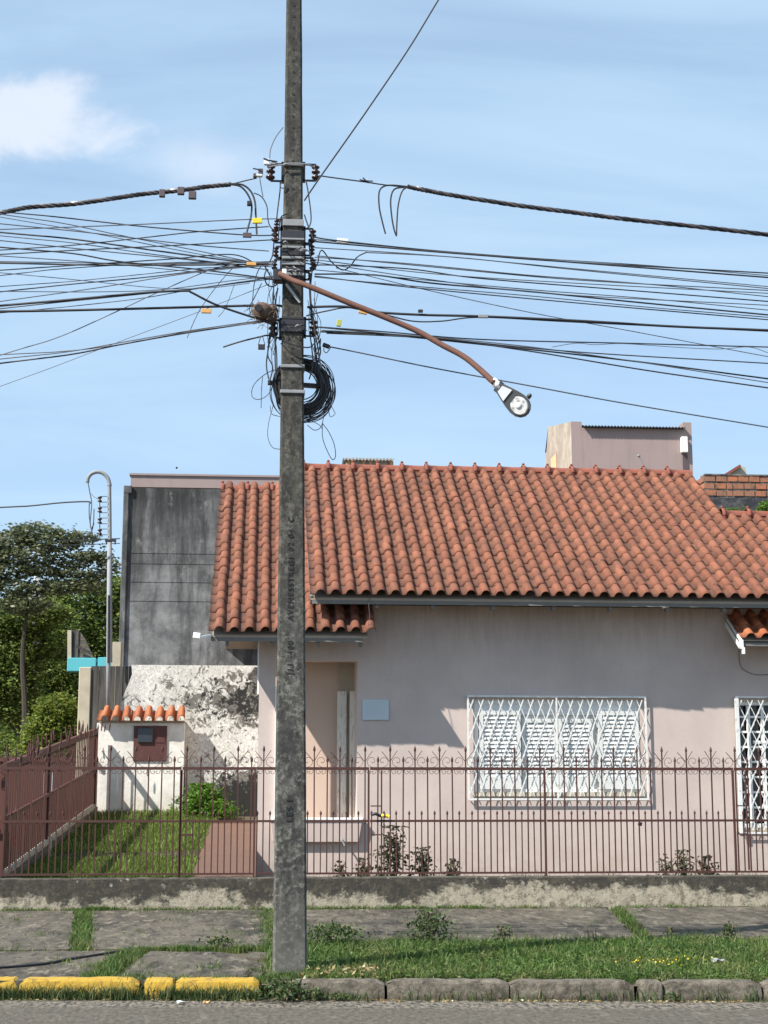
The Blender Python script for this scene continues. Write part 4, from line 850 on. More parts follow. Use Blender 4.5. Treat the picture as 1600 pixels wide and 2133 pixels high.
# ------------------------------------------------------------------ concrete utility pole
PY = 13.0
up = thing('utility_pole', 'tall tapered dark concrete utility pole with a column of holes carrying all the cables', 'utility pole', (.27, 13.1, .12)); uo = Vector((.27, 13.1, .12))
zs = [0, .6, 1.5, 3, 4.6, 6, 8.6, 11.0]; vs = []; fs = []
def pole_x(z):
    t = (z-.15)/(8.711-.15); return .130+.016*t, .411-.125*t
def pole_half(z): return .10-.002*z
sec = lambda z: None
rings = [-.15+.25*i for i in range(46)]
for z in rings:
    a, b = pole_x(z); c = .018; h = .09-.0015*z
    pts = [(a+c, -h), (b-c, -h), (b, -h+c), (b, h-c), (b-c, h), (a+c, h), (a, h-c), (a, -h+c)]
    for (x, y) in pts: vs.append((x-uo.x+random.uniform(-.0015, .0015), y+random.uniform(-.0015, .0015), z-uo.z))
for i in range(len(rings)-1):
    for j in range(8): fs.append((i*8+j, i*8+(j+1) % 8, (i+1)*8+(j+1) % 8, (i+1)*8+j))
fs.append(tuple((len(rings)-1)*8+j for j in range(8)))
mb = MB(); mb.add(vs, fs); mb.build('shaft', 'pole_concrete', up)
HOLE = MB().lathe([(.0125, -.004), (.0135, .0)], 10, Matrix.Rotation(math.pi/2, 4, 'X')).mesh('bolt_hole_disc', 'lettering')  # flat dark disc, painted shade in place of an open hole
yf = lambda z: 13.1-(.09-.0015*z)
for v in [8+23.3*i for i in range(15)]+[345, 368, 392, 415, 620, 652, 699, 724, 748, 771, 795]:
    z = at(612, v, PY).z; a, b = pole_x(z); put('bolt_hole_disc', HOLE, up, Vector(((a+b)/2-.003+random.uniform(-.002, .002), yf(z)-.002, z))-uo)
def lettering(txt, v0, size, sx=1.0):
    z = at(612, v0, PY).z; a, b = pole_x(z)
    cu = bpy.data.curves.new('lettering', 'FONT'); cu.body = txt; cu.size = size; cu.extrude = .0008; cu.offset = .0008; cu.align_y = 'CENTER'; cu.space_character = 1.25; cu.materials.append(M['lettering'])
    o = bpy.data.objects.new('lettering', cu); COL.objects.link(o); o.parent = up
    o.location = Vector(((a+b)/2-.008, yf(z)-.0035, z))-uo
    o.matrix_basis = Matrix.Translation(o.location) @ Matrix(((0, -1, 0, 0), (0, 0, -1, 0), (1, 0, 0, 0), (0, 0, 0, 1))) @ Matrix.Rotation(.0015, 4, 'X')
    me = bpy.data.meshes.new_from_object(o); mm = o.matrix_basis.copy(); bpy.data.objects.remove(o); bpy.data.curves.remove(cu); o = put('lettering', me, up); o.matrix_basis = mm
    return o
lettering('LES I', 1712, .075); lettering('J11 -400', 1405, .068); lettering('AVENESSTREGI', 1292, .068); lettering('02 04  C', 1147, .068)
for v, h in ((762, .028), (815, .030)):
    z = at(612, v, PY).z; a, b = pole_x(z); hh = .098; MB().box(a-.008-uo.x, b+.008-uo.x, -hh, hh, z-h/2-uo.z, z+h/2-uo.z).build('band', 'galvanized', up, bevel=.004)
for v, h, m_ in ((342, .02, 'galvanized'), (463, .06, 'galvanized'), (488, .07, 'dark_metal'), (497, .02, 'galvanized'), (514, .022, 'galvanized'), (526, .05, 'dark_metal'), (536, .024, 'galvanized'), (548, .03, 'galvanized'), (562, .05, 'dark_metal'), (570, .03, 'galvanized'), (662, .02, 'dark_metal'), (671, .05, 'dark_metal'), (684, .06, 'dark_metal')):
    z = at(612, v, PY).z; a, b = pole_x(z); e = random.uniform(.004, .012)
    MB().box(a-e-uo.x, b+e-uo.x, -.097-e*.3, .095+e*.3, z-h/2-uo.z, z+h/2-uo.z).build('band', m_, up, bevel=.003)
INS = MB().lathe([(.008, -.085), (.020, -.075), (.042, -.06), (.046, -.045), (.022, -.03), (.022, -.012), (.042, -.002), (.044, .010), (.022, .024), (.022, .038), (.040, .05), (.040, .062), (.012, .072), (.008, .09)], 12).mesh('insulator', 'porcelain', True)
U_ = lambda u, v, Y=13.1: at(u, v, Y)-uo
def insul(u, v, sc, side, name='insulator'):
    p = U_(u, v); o = put('insulator', INS, up, p, (0, random.uniform(-.08, .08), 0)); o.scale = (sc, sc, sc)
    z = (p+uo).z; a, b = pole_x(z); xp = (a if side < 0 else b)-uo.x; h = .085*sc
    m2 = MB(); m2.bar((xp, 0, p.z+h), (p.x, 0, p.z+h), .022, .012); m2.bar((xp, 0, p.z-h), (p.x, 0, p.z-h), .022, .012); m2.bar((xp+side*.012, 0, p.z-h-.02), (xp+side*.012, 0, p.z+h+.02), .024, .022)
    m2.build('insulator_bracket', 'dark_metal', up)
insul(564, 359, .95, -1); insul(658, 360, .9, 1); insul(576, 468, .55, -1); insul(573, 490, .8, -1); insul(651, 492, .8, 1); insul(650, 521, .6, 1)
insul(575, 525, .6, -1); insul(652, 551, .7, 1); insul(572, 552, .6, -1); insul(654, 683, .9, 1); insul(569, 685, .95, -1); insul(574, 572, .5, -1); insul(645, 575, .4, 1)
for (u, v, du, dv, m_) in ((556, 338, 12, 12, 'plastic_white'), (543, 358, 10, 12, 'plastic_brown'), (540, 366, 14, 5, 'plastic_white'), (531, 366, 7, 8, 'plastic_brown'), (570, 340, 9, 9, 'galvanized')):
    p = U_(u, v, 13.02); w = du/235; h = dv/235; MB().box(p.x-w/2, p.x+w/2, p.y-.02, p.y+.02, p.z-h/2, p.z+h/2).build('connector', m_, up, bevel=.004)
m2 = MB(); m2.bar(U_(596, 592, 12.99), U_(625, 630, 12.99), .022, .012, up=(0, 1, 0)); m2.build('strut', 'pole_pale', up)
MB().tube(smooth_path([U_(590, 344, 12.98), U_(600, 341, 12.98), U_(625, 341, 12.98), U_(645, 344, 13.0), U_(655, 350, 13.05)]), .007, 6).build('tie_wire', 'galvanized', up)
MB().tube(smooth_path([U_(560, 348, 13.0), U_(575, 345, 13.0), U_(590, 343, 12.99)]), .006, 6).build('tie_wire', 'galvanized', up)
MB().tube([U_(549, 330, 13), U_(560, 334, 13), U_(578, 337, 13)], .007, 6).build('tie_wire', 'dark_metal', up); MB().tube([U_(527, 351, 13), U_(538, 353, 13), U_(545, 357, 13)], .006, 6).build('tie_wire', 'dark_metal', up)
# loose jumper wires climbing beside the pole
jump = [[(584, 377), (583, 400), (578, 440), (575, 470)], [(637, 375), (642, 400), (648, 450), (645, 470), (636, 478)], [(634, 447), (640, 465), (650, 492), (655, 500)], [(598, 445), (586, 452), (582, 470), (580, 500)],
        [(571, 500), (568, 530), (562, 545)], [(556, 560), (551, 575), (556, 592), (568, 597), (577, 592)], [(548, 548), (556, 562), (568, 582), (578, 590)], [(643, 500), (646, 530), (650, 560), (647, 600), (649, 640), (656, 690), (665, 740), (668, 770)],
        [(648, 570), (645, 600), (648, 650), (654, 700), (660, 760)], [(579, 600), (572, 640), (568, 680), (560, 720), (555, 760), (560, 790)], [(570, 597), (569, 640), (566, 670), (575, 720), (577, 770)], [(645, 690), (650, 730), (652, 760), (644, 790)],
        [(660, 690), (668, 730), (662, 760), (676, 800)], [(562, 700), (558, 740), (568, 765), (560, 800)], [(574, 700), (573, 745), (575, 790)], [(668, 705), (664, 730), (648, 760)], [(587, 705), (600, 715), (640, 724), (655, 715), (664, 700)],
        [(585, 715), (605, 735), (625, 745)], [(655, 560), (662, 548), (665, 530), (672, 522), (690, 545), (712, 562), (728, 556), (745, 535), (765, 525)], [(590, 265), (575, 285), (564, 310), (562, 330)], [(541, 370), (545, 395), (548, 410)],
        [(587, 379), (584, 388), (590, 392), (596, 385)], [(556, 545), (540, 560), (530, 590), (526, 630), (524, 650)], [(545, 590), (530, 620), (520, 640), (523, 655)]]
for k, pts in enumerate(jump):
    MB().tube(smooth_path([U_(u, v, 13.02+.04*math.sin(k*2.1)-.02 if 585 < pts[0][0] < 640 or k in (16, 17) else 13.1+.08*math.sin(k*1.7)) if not (k in (16, 17)) else U_(u, v, 12.96) for u, v in pts]), .0045 if k > 18 else .0062, 5).build('jumper_wire', 'black_cable' if k < 19 else 'grey_cable', up)
for k in range(16):
    sd_ = -1 if k % 2 else 1; ub = 570 if sd_ < 0 else 655; pts = [(ub+random.uniform(-14, 10)*sd_, random.uniform(560, 640))]
    for _ in range(3): pts.append((ub+random.uniform(-12, 14)*sd_, pts[-1][1]+random.uniform(35, 60)))
    MB().tube(smooth_path([U_(u, v, 13.12+random.uniform(-.05, .08)) for u, v in pts]), .0035, 4).build('jumper_wire', 'grey_cable' if k % 3 else 'black_cable', up)
# messy clamps and loops at band heights
for k in range(26):
    v = random.choice([505, 520, 535, 545, 555, 565, 680, 690]); u = random.uniform(590, 634); L = random.uniform(8, 22)
    MB().tube(smooth_path([U_(u, v, 12.985), U_(u+L*.5, v+random.uniform(-4, 4), 12.965), U_(u+L, v+random.uniform(-6, 6), 12.985)]), random.uniform(.003, .008), 5).build('binding', random.choice(['galvanized', 'dark_metal', 'black_cable', 'silver_strand']), up)
# coil of spare cable
cc = thing('cable_coil', 'big black coil of spare cable with loose loops hanging behind the pole', 'cable coil', at(628, 806, 13.32)); co = cc.location.copy()
m2 = MB()
for k in range(46):
    R0 = random.gauss(.205, .026); cxo, czo = random.uniform(-.012, .012), random.uniform(-.012, .012); yo = random.uniform(-.05, .05); pts = []
    for i in range(33):
        a = 2*math.pi*i/32; rr_ = R0*(1+.02*math.sin(3*a+k)); pts.append((cxo+rr_*math.cos(a), yo+.012*math.sin(2*a+k), czo+rr_*1.03*math.sin(a)))
    m2.tube(pts, .0065, 4, cap=False)
m2.build('bundle', 'black_cable', cc)
for k in range(26):
    R0 = random.uniform(.20, .275); cxo, czo = random.uniform(-.01, .04), random.uniform(-.06, .02); pts = []
    for i in range(29):
        a = 2*math.pi*i/28; pts.append((cxo+R0*math.cos(a)*(1+.05*math.sin(2*a+k)), random.uniform(-.01, .01)+.03*math.sin(a+k), czo+R0*1.05*math.sin(a)*(1+.05*math.cos(a*2+k*1.3))))
    MB().tube(smooth_path(pts, 2), .0042, 4).build('loose_loop', 'black_cable' if k % 3 else 'grey_cable', cc)
C_ = lambda u, v: at(u, v, 13.32)-co
for pts, r in (([(590, 768), (560, 775), (530, 800), (525, 825), (540, 832), (560, 820), (572, 790)], .0042), ([(547, 785), (545, 810), (544, 850)], .0045), ([(570, 842), (560, 880), (558, 910), (568, 932), (588, 936)], .0038), ([(563, 845), (566, 862), (585, 868)], .0035),
               ([(672, 880), (672, 910), (680, 935), (692, 957), (699, 950), (696, 925), (685, 900), (672, 882)], .0042), ([(640, 885), (655, 896), (668, 890), (674, 870), (680, 830)], .0042), ([(684, 832), (695, 855), (698, 862), (688, 868), (684, 850)], .0035), ([(645, 875), (665, 885), (672, 895)], .0035)):
    MB().tube(smooth_path([C_(u, v) for u, v in pts]), r, 4).build('loose_loop', 'grey_cable', cc)
MB().bar(C_(558, 797), C_(683, 806), .05, .035).build('cross_arm', 'dark_metal', cc)
# street lamp
sl = thing('street_lamp', 'grey oval street lamp on a rusty drooping arm reaching right from the pole', 'street lamp', at(583, 572, 12.94)); so = sl.location.copy()
pth = [(583, 570), (610, 584), (640, 595), (720, 628), (800, 660), (870, 690), (920, 718), (965, 742), (1000, 770), (1030, 798)]
pp = smooth_path([at(u, v, 12.93-.75*i/(len(pth)-1))-so for i, (u, v) in enumerate(pth)])
MB().tube(pp, .0255, 10).build('arm', 'rust_arm', sl, smooth=True)
MB().box(-.06, .03, -.02, .09, -.06, .05).build('clamp', 'dark_metal', sl, bevel=.01); MB().box(.02, .06, -.045, -.02, -.01, .04).build('clamp_plate', 'plastic_white', sl, bevel=.004)
e0 = at(1030, 798, 12.18); e1 = at(1101, 862, 12.10); ax = (e1-e0).normalized(); nrm = Vector((-.20, -.86, -.46)); nrm = (nrm-ax*nrm.dot(ax)).normalized(); wd = nrm.cross(ax).normalized()
LM_ = Matrix((( ax.x, wd.x, nrm.x, e0.x-so.x), (ax.y, wd.y, nrm.y, e0.y-so.y), (ax.z, wd.z, nrm.z, e0.z-so.z), (0, 0, 0, 1)))
Ls = (e1-e0).length
def outline(s, lo=0.0):
    pts = []; prof_ = [(.10, .045), (.22, .065), (.36, .085), (.52, .105), (.68, .118), (.82, .112), (.92, .085), (.98, .045), (1.0, .0)]
    prof_ = [p for p in prof_ if p[0] >= lo]
    if lo: prof_ = [(lo, .098)]+prof_
    c_ = .72
    P1 = [((t-c_)*s+c_, w*s) for t, w in prof_]
    return [(t*Ls, w*.80) for t, w in P1]+[(t*Ls, -w*.80) for t, w in P1[::-1][1:]]
def plate(mb_, poly, z0, z1, sh=1.0):
    n = len(poly); cx_ = sum(p[0] for p in poly)/n
    vs = [LM_ @ Vector((x, y, z0)) for x, y in poly]+[LM_ @ Vector(((x-cx_)*sh+cx_, y*sh, z1)) for x, y in poly]
    mb_.add(vs, [tuple(range(n)), tuple(range(2*n-1, n-1, -1))]+[(i, i+n, (i+1) % n+n, (i+1) % n) for i in range(n)])
m2 = MB(); plate(m2, outline(1.0), -.005, -.075, .72); hd = m2.build('lamp_head', 'lamp_body', sl)
m2 = MB(); plate(m2, outline(.995), .0, .010); m2.build('gasket', 'lamp_gasket', hd)
m2 = MB(); plate(m2, [(x, y) for x, y in outline(.86) if x < Ls*.50], .012, .020); m2.build('cover_plate', 'lamp_body', hd)
m2 = MB(); poly = [(Ls*.745+.090*math.cos(a*math.pi/12)*.93, .078*math.sin(a*math.pi/12)*.93) for a in range(24)]; poly = [(max(x, Ls*.56), y) for x, y in poly]; plate(m2, poly, .012, .026, .9); m2.build('lens', 'lens_glass', hd)
m2 = MB(); m2.lathe([(.028, .027), (.020, .036), (.004, .037)], 12, LM_ @ Matrix.Translation((Ls*.74, 0, 0))); m2.build('bulb', 'plastic_white', hd, smooth=True)
m2 = MB(); m2.lathe([(.034, -.02), (.034, .07)], 10, LM_ @ Matrix.Translation((-.01, 0, -.02)) @ Matrix.Rotation(math.pi/2, 4, 'Y')); m2.build('neck', 'white_paint', hd, smooth=True)
m2 = MB(); m2.box(.03, .10, -.05, -.03, -.03, .0, LM_); m2.box(.03, .09, .03, .045, -.03, .0, LM_); m2.box(.055, .08, -.03, .03, -.01, .004, LM_); m2.build('hinge', 'dark_metal', hd)
m2 = MB(); m2.lathe([(.018, 0), (.020, .03), (.012, .045)], 8, LM_ @ Matrix.Translation((Ls*.74, .080, -.045)) @ Matrix.Rotation(-math.pi/2, 4, 'X')); m2.build('photocell', 'dark_metal', hd)
# bird nest
ne = thing('bird_nest', 'round mud bird nest perched on the cables at the left side of the pole', 'nest', at(547, 650, 13.0)); no = ne.location.copy()
m2 = MB(); n1_, n2_ = 18, 12; vs = []; fs = []
for i in range(n2_+1):
    th = math.pi*i/n2_
    for j in range(n1_):
        a = 2*math.pi*j/n1_; r = .088*(1+random.uniform(-.13, .11)); vs.append((r*1.05*math.sin(th)*math.cos(a), r*math.sin(th)*math.sin(a), r*.95*math.cos(th)))
for i in range(n2_):
    for j in range(n1_): fs.append((i*n1_+j, i*n1_+(j+1) % n1_, (i+1)*n1_+(j+1) % n1_, (i+1)*n1_+j))
m2.add(vs, fs); m2.build('mud_dome', 'mud', ne, smooth=True)
m2 = MB()
for k in range(6):
    m2.lathe([(.004, -.05), (.045, -.03), (.055, .004), (.035, .038), (.003, .05)], 9, Matrix.Translation((random.uniform(.0, .09), random.uniform(-.03, .04), random.uniform(-.09, .02))) @ Matrix.Rotation(random.uniform(0, 3), 4, 'X'))
m2.build('mud_lump', 'mud', ne, smooth=True)
m2 = MB(); m2.lathe([(.034, 0), (.036, .006), (.03, .008)], 12, Matrix.Translation((-.035, -.094, .005)) @ Matrix.Rotation(math.pi/2, 4, 'X')); m2.build('entrance', 'lettering', ne)
for k in range(70):
    a = random.uniform(0, 6.28); r = random.uniform(.08, .13); p = Vector((r*math.cos(a), random.uniform(-.08, .05), r*math.sin(a)*.9-.02)); d_ = Vector((random.uniform(-1, 1), random.uniform(-.5, .5), random.uniform(-.8, .3)))*.07
    MB().tube([p, p+d_*.5+Vector((0, 0, .01)), p+d_], .0028, 4).build('straw', 'twig', ne)

# ------------------------------------------------------------------ overhead cables
ORD = 'first second third fourth fifth sixth seventh eighth ninth tenth eleventh twelfth thirteenth fourteenth fifteenth sixteenth seventeenth eighteenth nineteenth twentieth twenty-first twenty-second twenty-third twenty-fourth twenty-fifth twenty-sixth twenty-seventh twenty-eighth'.split()
def wire(pts, r, label, Y=13.05, slope=0.0, mat='black_cable', name='overhead_cable', group=None, ext=True, root=None, jitter=0):
    pts = list(pts)
    if ext:
        if pts[0][0] <= 1: (a, b), (c, d) = pts[0], pts[1]; pts.insert(0, (a-500, b-(d-b)/(c-a)*500))
        if pts[-1][0] >= 1599: (a, b), (c, d) = pts[-2], pts[-1]; pts.append((c+500, d+(d-b)/(c-a)*500))
    P3 = [at(u, v, Y+slope*abs(u-612)/600) for u, v in pts]
    m_ = MB(); m_.tube(smooth_path(P3, 8), r, 5)
    if root: return m_.build('strand', mat, root)
    return tag(m_.build(name, mat), label, 'cable', group)
def twisted(ctl, r, off, label, turns, Y=13.05, mats=('black_cable', 'black_cable', 'silver_strand', 'plastic_brown'), n=4, rev=False, name='twisted_cable'):
    t_ = thing(name, label, 'cable', at(ctl[len(ctl)//2][0], ctl[len(ctl)//2][1], Y)); o_ = t_.location.copy()
    base = smooth_path([at(u, v, Y) for u, v in ctl], 14); N_ = len(base)
    for k in range(n):
        pts = []
        for i, p in enumerate(base):
            w = turns*2*math.pi*i/N_+2*math.pi*k/n; e = 1.0
            pts.append(p-o_+Vector((0, math.cos(w)*off, math.sin(w)*off*e)))
        MB().tube(pts, r, 5).build('strand', mats[k % len(mats)], t_)
    return t_
tL = twisted([(-300, 478), (-100, 456), (0, 443), (60, 432), (150, 425), (230, 414), (300, 404), (370, 397), (430, 389), (480, 384)], .0098, .013, 'thick twisted black cable descending to the left edge from near the pole top', 13)
t0_ = tL.location.copy()
for pts in ([(478, 384), (500, 388), (515, 403), (524, 425), (523, 450), (518, 470), (513, 488)], [(480, 383), (505, 385), (522, 398), (531, 420), (533, 450), (535, 488)], [(529, 402), (545, 410), (556, 430), (558, 455), (563, 472), (574, 482)]):
    MB().tube(smooth_path([at(u, v, 13.03)-t0_ for u, v in pts]), .0085 if pts[0][0] < 500 else .005, 6).build('tail', 'black_cable', tL)
for (u, v, w, h) in ((338, 403, 12, 16), (377, 398, 14, 16), (401, 407, 16, 16)):
    p = at(u, v, 13.0)-t0_; MB().box(p.x-w/470, p.x+w/470, p.y-.02, p.y+.02, p.z-h/470, p.z+h/470).build('connector', 'plastic_brown', tL, bevel=.004)
p = at(519, 424, 13.0)-t0_; MB().box(p.x-.018, p.x+.015, p.y-.02, p.y+.02, p.z-.02, p.z+.02).build('connector', 'dark_metal', tL, bevel=.004)
tR = twisted([(850, 389), (900, 399), (950, 408), (1080, 428), (1200, 443), (1300, 456), (1450, 472), (1600, 489), (1800, 512), (2100, 548)], .0098, .013, 'thick twisted black cable descending to the right edge from near the pole top', 15)
t0_ = tR.location.copy()
for pts in ([(850, 389), (820, 386), (800, 388), (790, 400), (790, 430), (796, 460), (803, 487)], [(845, 390), (822, 394), (814, 415), (816, 450), (821, 478), (826, 492)], [(850, 389), (838, 398), (830, 425), (827, 460), (826, 490)]):
    MB().tube(smooth_path([at(u, v, 13.03)-t0_ for u, v in pts]), .0075, 6).build('tail', 'black_cable', tR)
wire([(478, 385), (505, 378), (535, 371)], .006, 'short bearer wire joining the left twisted cable to the pole top insulator', ext=False, mat='black_cable')
wire([(665, 366), (700, 371), (760, 379), (800, 385), (860, 391)], .0065, 'short bearer wire joining the right twisted cable to the pole top insulator', ext=False)
m2 = MB(); p = at(763, 377, 13.04); m2.tube([p+Vector((-.06, 0, .01)), p, p+Vector((.06, 0, 0))], .006, 5); m2.tube([p+Vector((-.03, 0, .03)), p+Vector((.02, 0, -.02))], .006, 5)
tag(m2.build('wire_splice', 'dark_metal'), 'small dark wire splice on the bearer wire right of the pole top', 'splice')
wire([(634, 418), (670, 365), (760, 237), (850, 104), (914, -1), (1000, -140), (1100, -300)], .0075, 'steep straight cable rising from the pole to the top of the frame', ext=False, Y=12.9)
LW = [([(0, 478), (150, 473), (300, 467), (520, 457), (590, 456)], .005), ([(0, 441), (110, 451), (280, 470), (400, 481), (520, 490), (575, 490)], .006), ([(0, 521), (150, 511), (300, 495), (420, 482), (560, 472)], .0055), ([(0, 530), (180, 520), (350, 512), (560, 500), (580, 499)], .0055),
      ([(0, 446), (130, 465), (250, 490), (400, 520), (520, 545), (560, 551)], .0045), ([(0, 484), (150, 498), (330, 523), (480, 543), (570, 552)], .0075), ([(0, 466), (170, 483), (400, 510), (560, 523)], .005), ([(0, 501), (200, 522), (400, 542), (560, 562)], .005),
      ([(0, 548), (200, 552), (400, 552), (560, 550)], .008), ([(0, 563), (150, 553), (350, 540), (480, 530), (530, 548)], .0055), ([(0, 515), (150, 528), (250, 545), (420, 562), (570, 582)], .0065), ([(0, 597), (150, 586), (330, 568), (430, 558), (560, 552)], .004), ([(0, 608), (150, 592), (300, 578), (450, 560), (540, 553)], .0055),
      ([(0, 628), (200, 600), (400, 568), (560, 553)], .0045), ([(0, 568), (150, 582), (330, 600), (430, 600), (520, 590)], .0035), ([(0, 607), (200, 608), (340, 603), (480, 585), (570, 575)], .004), ([(0, 643), (120, 630), (300, 612), (430, 598), (570, 577)], .0055),
      ([(0, 740), (120, 703), (230, 655), (320, 613), (430, 565), (480, 552)], .0045), ([(0, 739), (130, 732), (240, 719), (400, 690), (550, 671)], .0045), ([(0, 757), (150, 738), (250, 718), (380, 695), (530, 672), (560, 668)], .007),
      ([(0, 452), (180, 483), (340, 515), (460, 537), (560, 549)], .004), ([(0, 491), (160, 507), (320, 530), (470, 548), (570, 556)], .0045), ([(0, 545), (220, 548), (380, 549), (575, 545)], .005), ([(0, 533), (200, 547), (360, 562), (480, 574), (570, 583)], .0045),
      ([(0, 652), (130, 640), (290, 622), (420, 600), (560, 582)], .004), ([(0, 748), (140, 733), (260, 712), (400, 688), (540, 668)], .0045), ([(0, 574), (130, 560), (330, 548), (480, 546), (570, 548)], .0045)
      ]
LW.sort(key=lambda w: w[0][0][1])
for k, (pts, r) in enumerate(LW):
    wire(pts, r*1.02, 'thin cable from the pole, %s from the top of twenty-seven reaching the left edge' % ORD[k], Y=13.0+.08*((k*7) % 5-2)/2, slope=random.uniform(-.3, .5), group='thin cables left of the pole', mat='black_cable' if r > .0052 else 'grey_cable')
wire([(0, 805), (110, 765), (240, 715), (400, 655), (560, 592)], .0032, 'faint hair-thin wire sloping lowest across the sky to the left edge', mat='grey_cable', slope=1.5)
wire([(0, 637), (150, 624), (300, 610), (385, 606), (400, 610), (450, 635), (530, 662), (570, 672)], .0105, 'thick black cable that kinks down sharply towards the bird nest', Y=12.98)
wire([(0, 649), (120, 647), (250, 644), (400, 640), (560, 636), (590, 639)], .0115, 'thick black cable running level behind the bird nest to the left edge', Y=13.12)
wire([(390, 704), (415, 648), (455, 592), (490, 553)], .0035, 'short thin wire end dangling steeply below the left cables', ext=False, mat='grey_cable')
wire([(465, 723), (500, 712), (540, 702), (560, 699), (590, 708)], .0075, 'short cut black cable stub sticking out left below the bird nest', ext=False)
wire([(490, 588), (470, 640), (455, 660)], .003, 'very short thin wire tail above the level thick cable left of the nest', ext=False, mat='grey_cable')
wire([(0, 1057), (60, 1054), (130, 1047), (183, 1045), (187, 1050)], .012, 'lone dark cable coming in from the left edge to the service mast', Y=24.3)
RW = [([(655, 494), (700, 501), (880, 520), (1100, 540), (1350, 555), (1600, 569)], .0065), ([(655, 503), (900, 524), (1200, 547), (1600, 578)], .0075), ([(655, 516), (900, 532), (1200, 560), (1600, 597)], .0045), ([(765, 526), (950, 536), (1200, 562), (1600, 601)], .005),
      ([(660, 533), (900, 556), (1200, 583), (1600, 605)], .005), ([(650, 540), (900, 570), (1200, 590), (1600, 611)], .0045), ([(655, 556), (680, 552), (850, 560), (1000, 580), (1300, 604), (1600, 628)], .006), ([(650, 545), (900, 583), (1150, 612), (1600, 636)], .0045),
      ([(655, 571), (780, 573), (900, 590), (1100, 607), (1350, 632), (1600, 656)], .0075), ([(655, 575), (850, 598), (1200, 631), (1600, 666)], .0055), ([(660, 681), (800, 691), (1000, 707), (1300, 715), (1600, 723)], .006), ([(665, 682), (900, 704), (1200, 733), (1600, 757)], .0055),
      ([(668, 691), (800, 697), (1000, 717), (1300, 750), (1600, 789)], .0075), ([(680, 694), (900, 705), (1100, 731), (1350, 772), (1600, 808)], .0065),
      ([(655, 499), (850, 517), (1100, 537), (1350, 553), (1600, 574)], .0045), ([(655, 536), (850, 549), (1100, 573), (1350, 592), (1600, 618)], .0045), ([(655, 562), (850, 580), (1100, 603), (1350, 622), (1600, 646)], .0045), ([(655, 577), (860, 596), (1100, 616), (1350, 640), (1600, 661)], .0045), ([(670, 688), (860, 699), (1100, 722), (1350, 757), (1600, 797)], .0045)]
RW.sort(key=lambda w: w[0][-1][1])
for k, (pts, r) in enumerate(RW):
    wire(pts, r*1.02, 'thin cable from the pole, %s from the top of nineteen reaching the right edge' % ORD[k], Y=13.0+.08*((k*3) % 5-2)/2, slope=random.uniform(-.3, .4), group='thin cables right of the pole', mat='black_cable' if r > .0052 else 'grey_cable')
wire([(700, 558), (880, 602), (1100, 650), (1300, 687), (1450, 715), (1600, 743)], .004, 'long faint cable crossing diagonally under the other cables to the right edge', mat='grey_cable', Y=13.3)
wire([(640, 640), (720, 639), (780, 650), (880, 656), (1000, 659), (1200, 668), (1400, 680), (1600, 688)], .0115, 'thick black cable sagging level to the right edge below the lamp arm', Y=12.98)
wire([(638, 658), (680, 648), (730, 641), (800, 655), (860, 669), (920, 669), (1005, 661), (1200, 671), (1600, 690)], .0065, 'second black cable slung in a shallow loop under the right thick cable', Y=13.05)
wire([(685, 722), (760, 737), (900, 766), (1100, 803), (1300, 840), (1600, 890)], .0062, 'lowest single cable sloping down behind the lamp head to the right edge', Y=13.2, mat='grey_cable')
wire([(1150, 723), (1200, 715), (1240, 718), (1300, 716), (1420, 724), (1500, 727), (1560, 723), (1600, 735)], .003, 'wisp of thin wire curling loosely round a cable near the right edge', Y=13.0, mat='grey_cable', ext=False)
# tags, clips and boxes on the cables
def clip_box(name, label, u, v, w, h, mat, cat='tag', Y=12.96, rot=0):
    p = at(u, v, Y); m_ = MB(); m_.box(-w/470, w/470, -.012, .012, -h/470, h/470, Matrix.Rotation(rot, 4, 'Y')); o = m_.build(name, mat, bevel=.003); o.location = p; return tag(o, label, cat)
clip_box('cable_tag', 'bright yellow tag hanging from the dangling cable tails left of the pole', 536, 460, 20, 11, 'tag_yellow', rot=-.05)
clip_box('cable_tag', 'orange-brown tag on the level thick cable left of the bird nest', 430, 648, 20, 9, 'tag_orange'); clip_box('cable_tag', 'orange tag hanging under the cable where it meets the lamp arm', 756, 650, 18, 8, 'tag_orange', Y=12.9, rot=.2)
clip_box('cable_tag', 'small dull yellow-green tag right of the pole under the thick cable', 706, 673, 9, 14, 'tag_green', rot=.1); clip_box('splice_box', 'white translucent splice box on a cable just right of the pole', 714, 502, 24, 10, 'plastic_white', 'box', rot=.08)
clip_box('splice_box', 'grey connector box at the end of the dangling tails left of the pole', 515, 490, 18, 10, 'plastic_brown', 'box'); clip_box('splice_box', 'small rusty tag clipped on the cable bunch just left of the pole', 524, 550, 20, 7, 'tag_orange', 'tag')
clip_box('splice_box', 'small pale clamp on the thick cable right of the lamp arm', 1007, 659, 20, 7, 'galvanized', 'clamp'); clip_box('splice_box', 'small dark clip on top of the thick cable right of the lamp arm', 876, 648, 10, 6, 'dark_metal', 'clip')
hk = thing('hanging_clamp', 'black clamp hanging on a wire bail below the bird nest', 'clamp', at(545, 720, 12.98)); p0 = hk.location.copy()
MB().box(-.03, .03, -.015, .015, -.035, .01).build('clamp_body', 'dark_metal', hk, bevel=.004)
MB().tube([at(u, v, 12.98)-p0 for u, v in ((538, 719), (543, 702), (547, 700), (552, 719))], .0035, 5).build('bail', 'dark_metal', hk)
hk = thing('hanging_clamp', 'black drop clamp with a curled hook at the start of the lowest right cable', 'clamp', at(680, 721, 13.15)); p0 = hk.location.copy()
MB().box(-.035, .03, -.015, .015, -.015, .02, Matrix.Rotation(.35, 4, 'Y')).build('clamp_body', 'dark_metal', hk, bevel=.004)
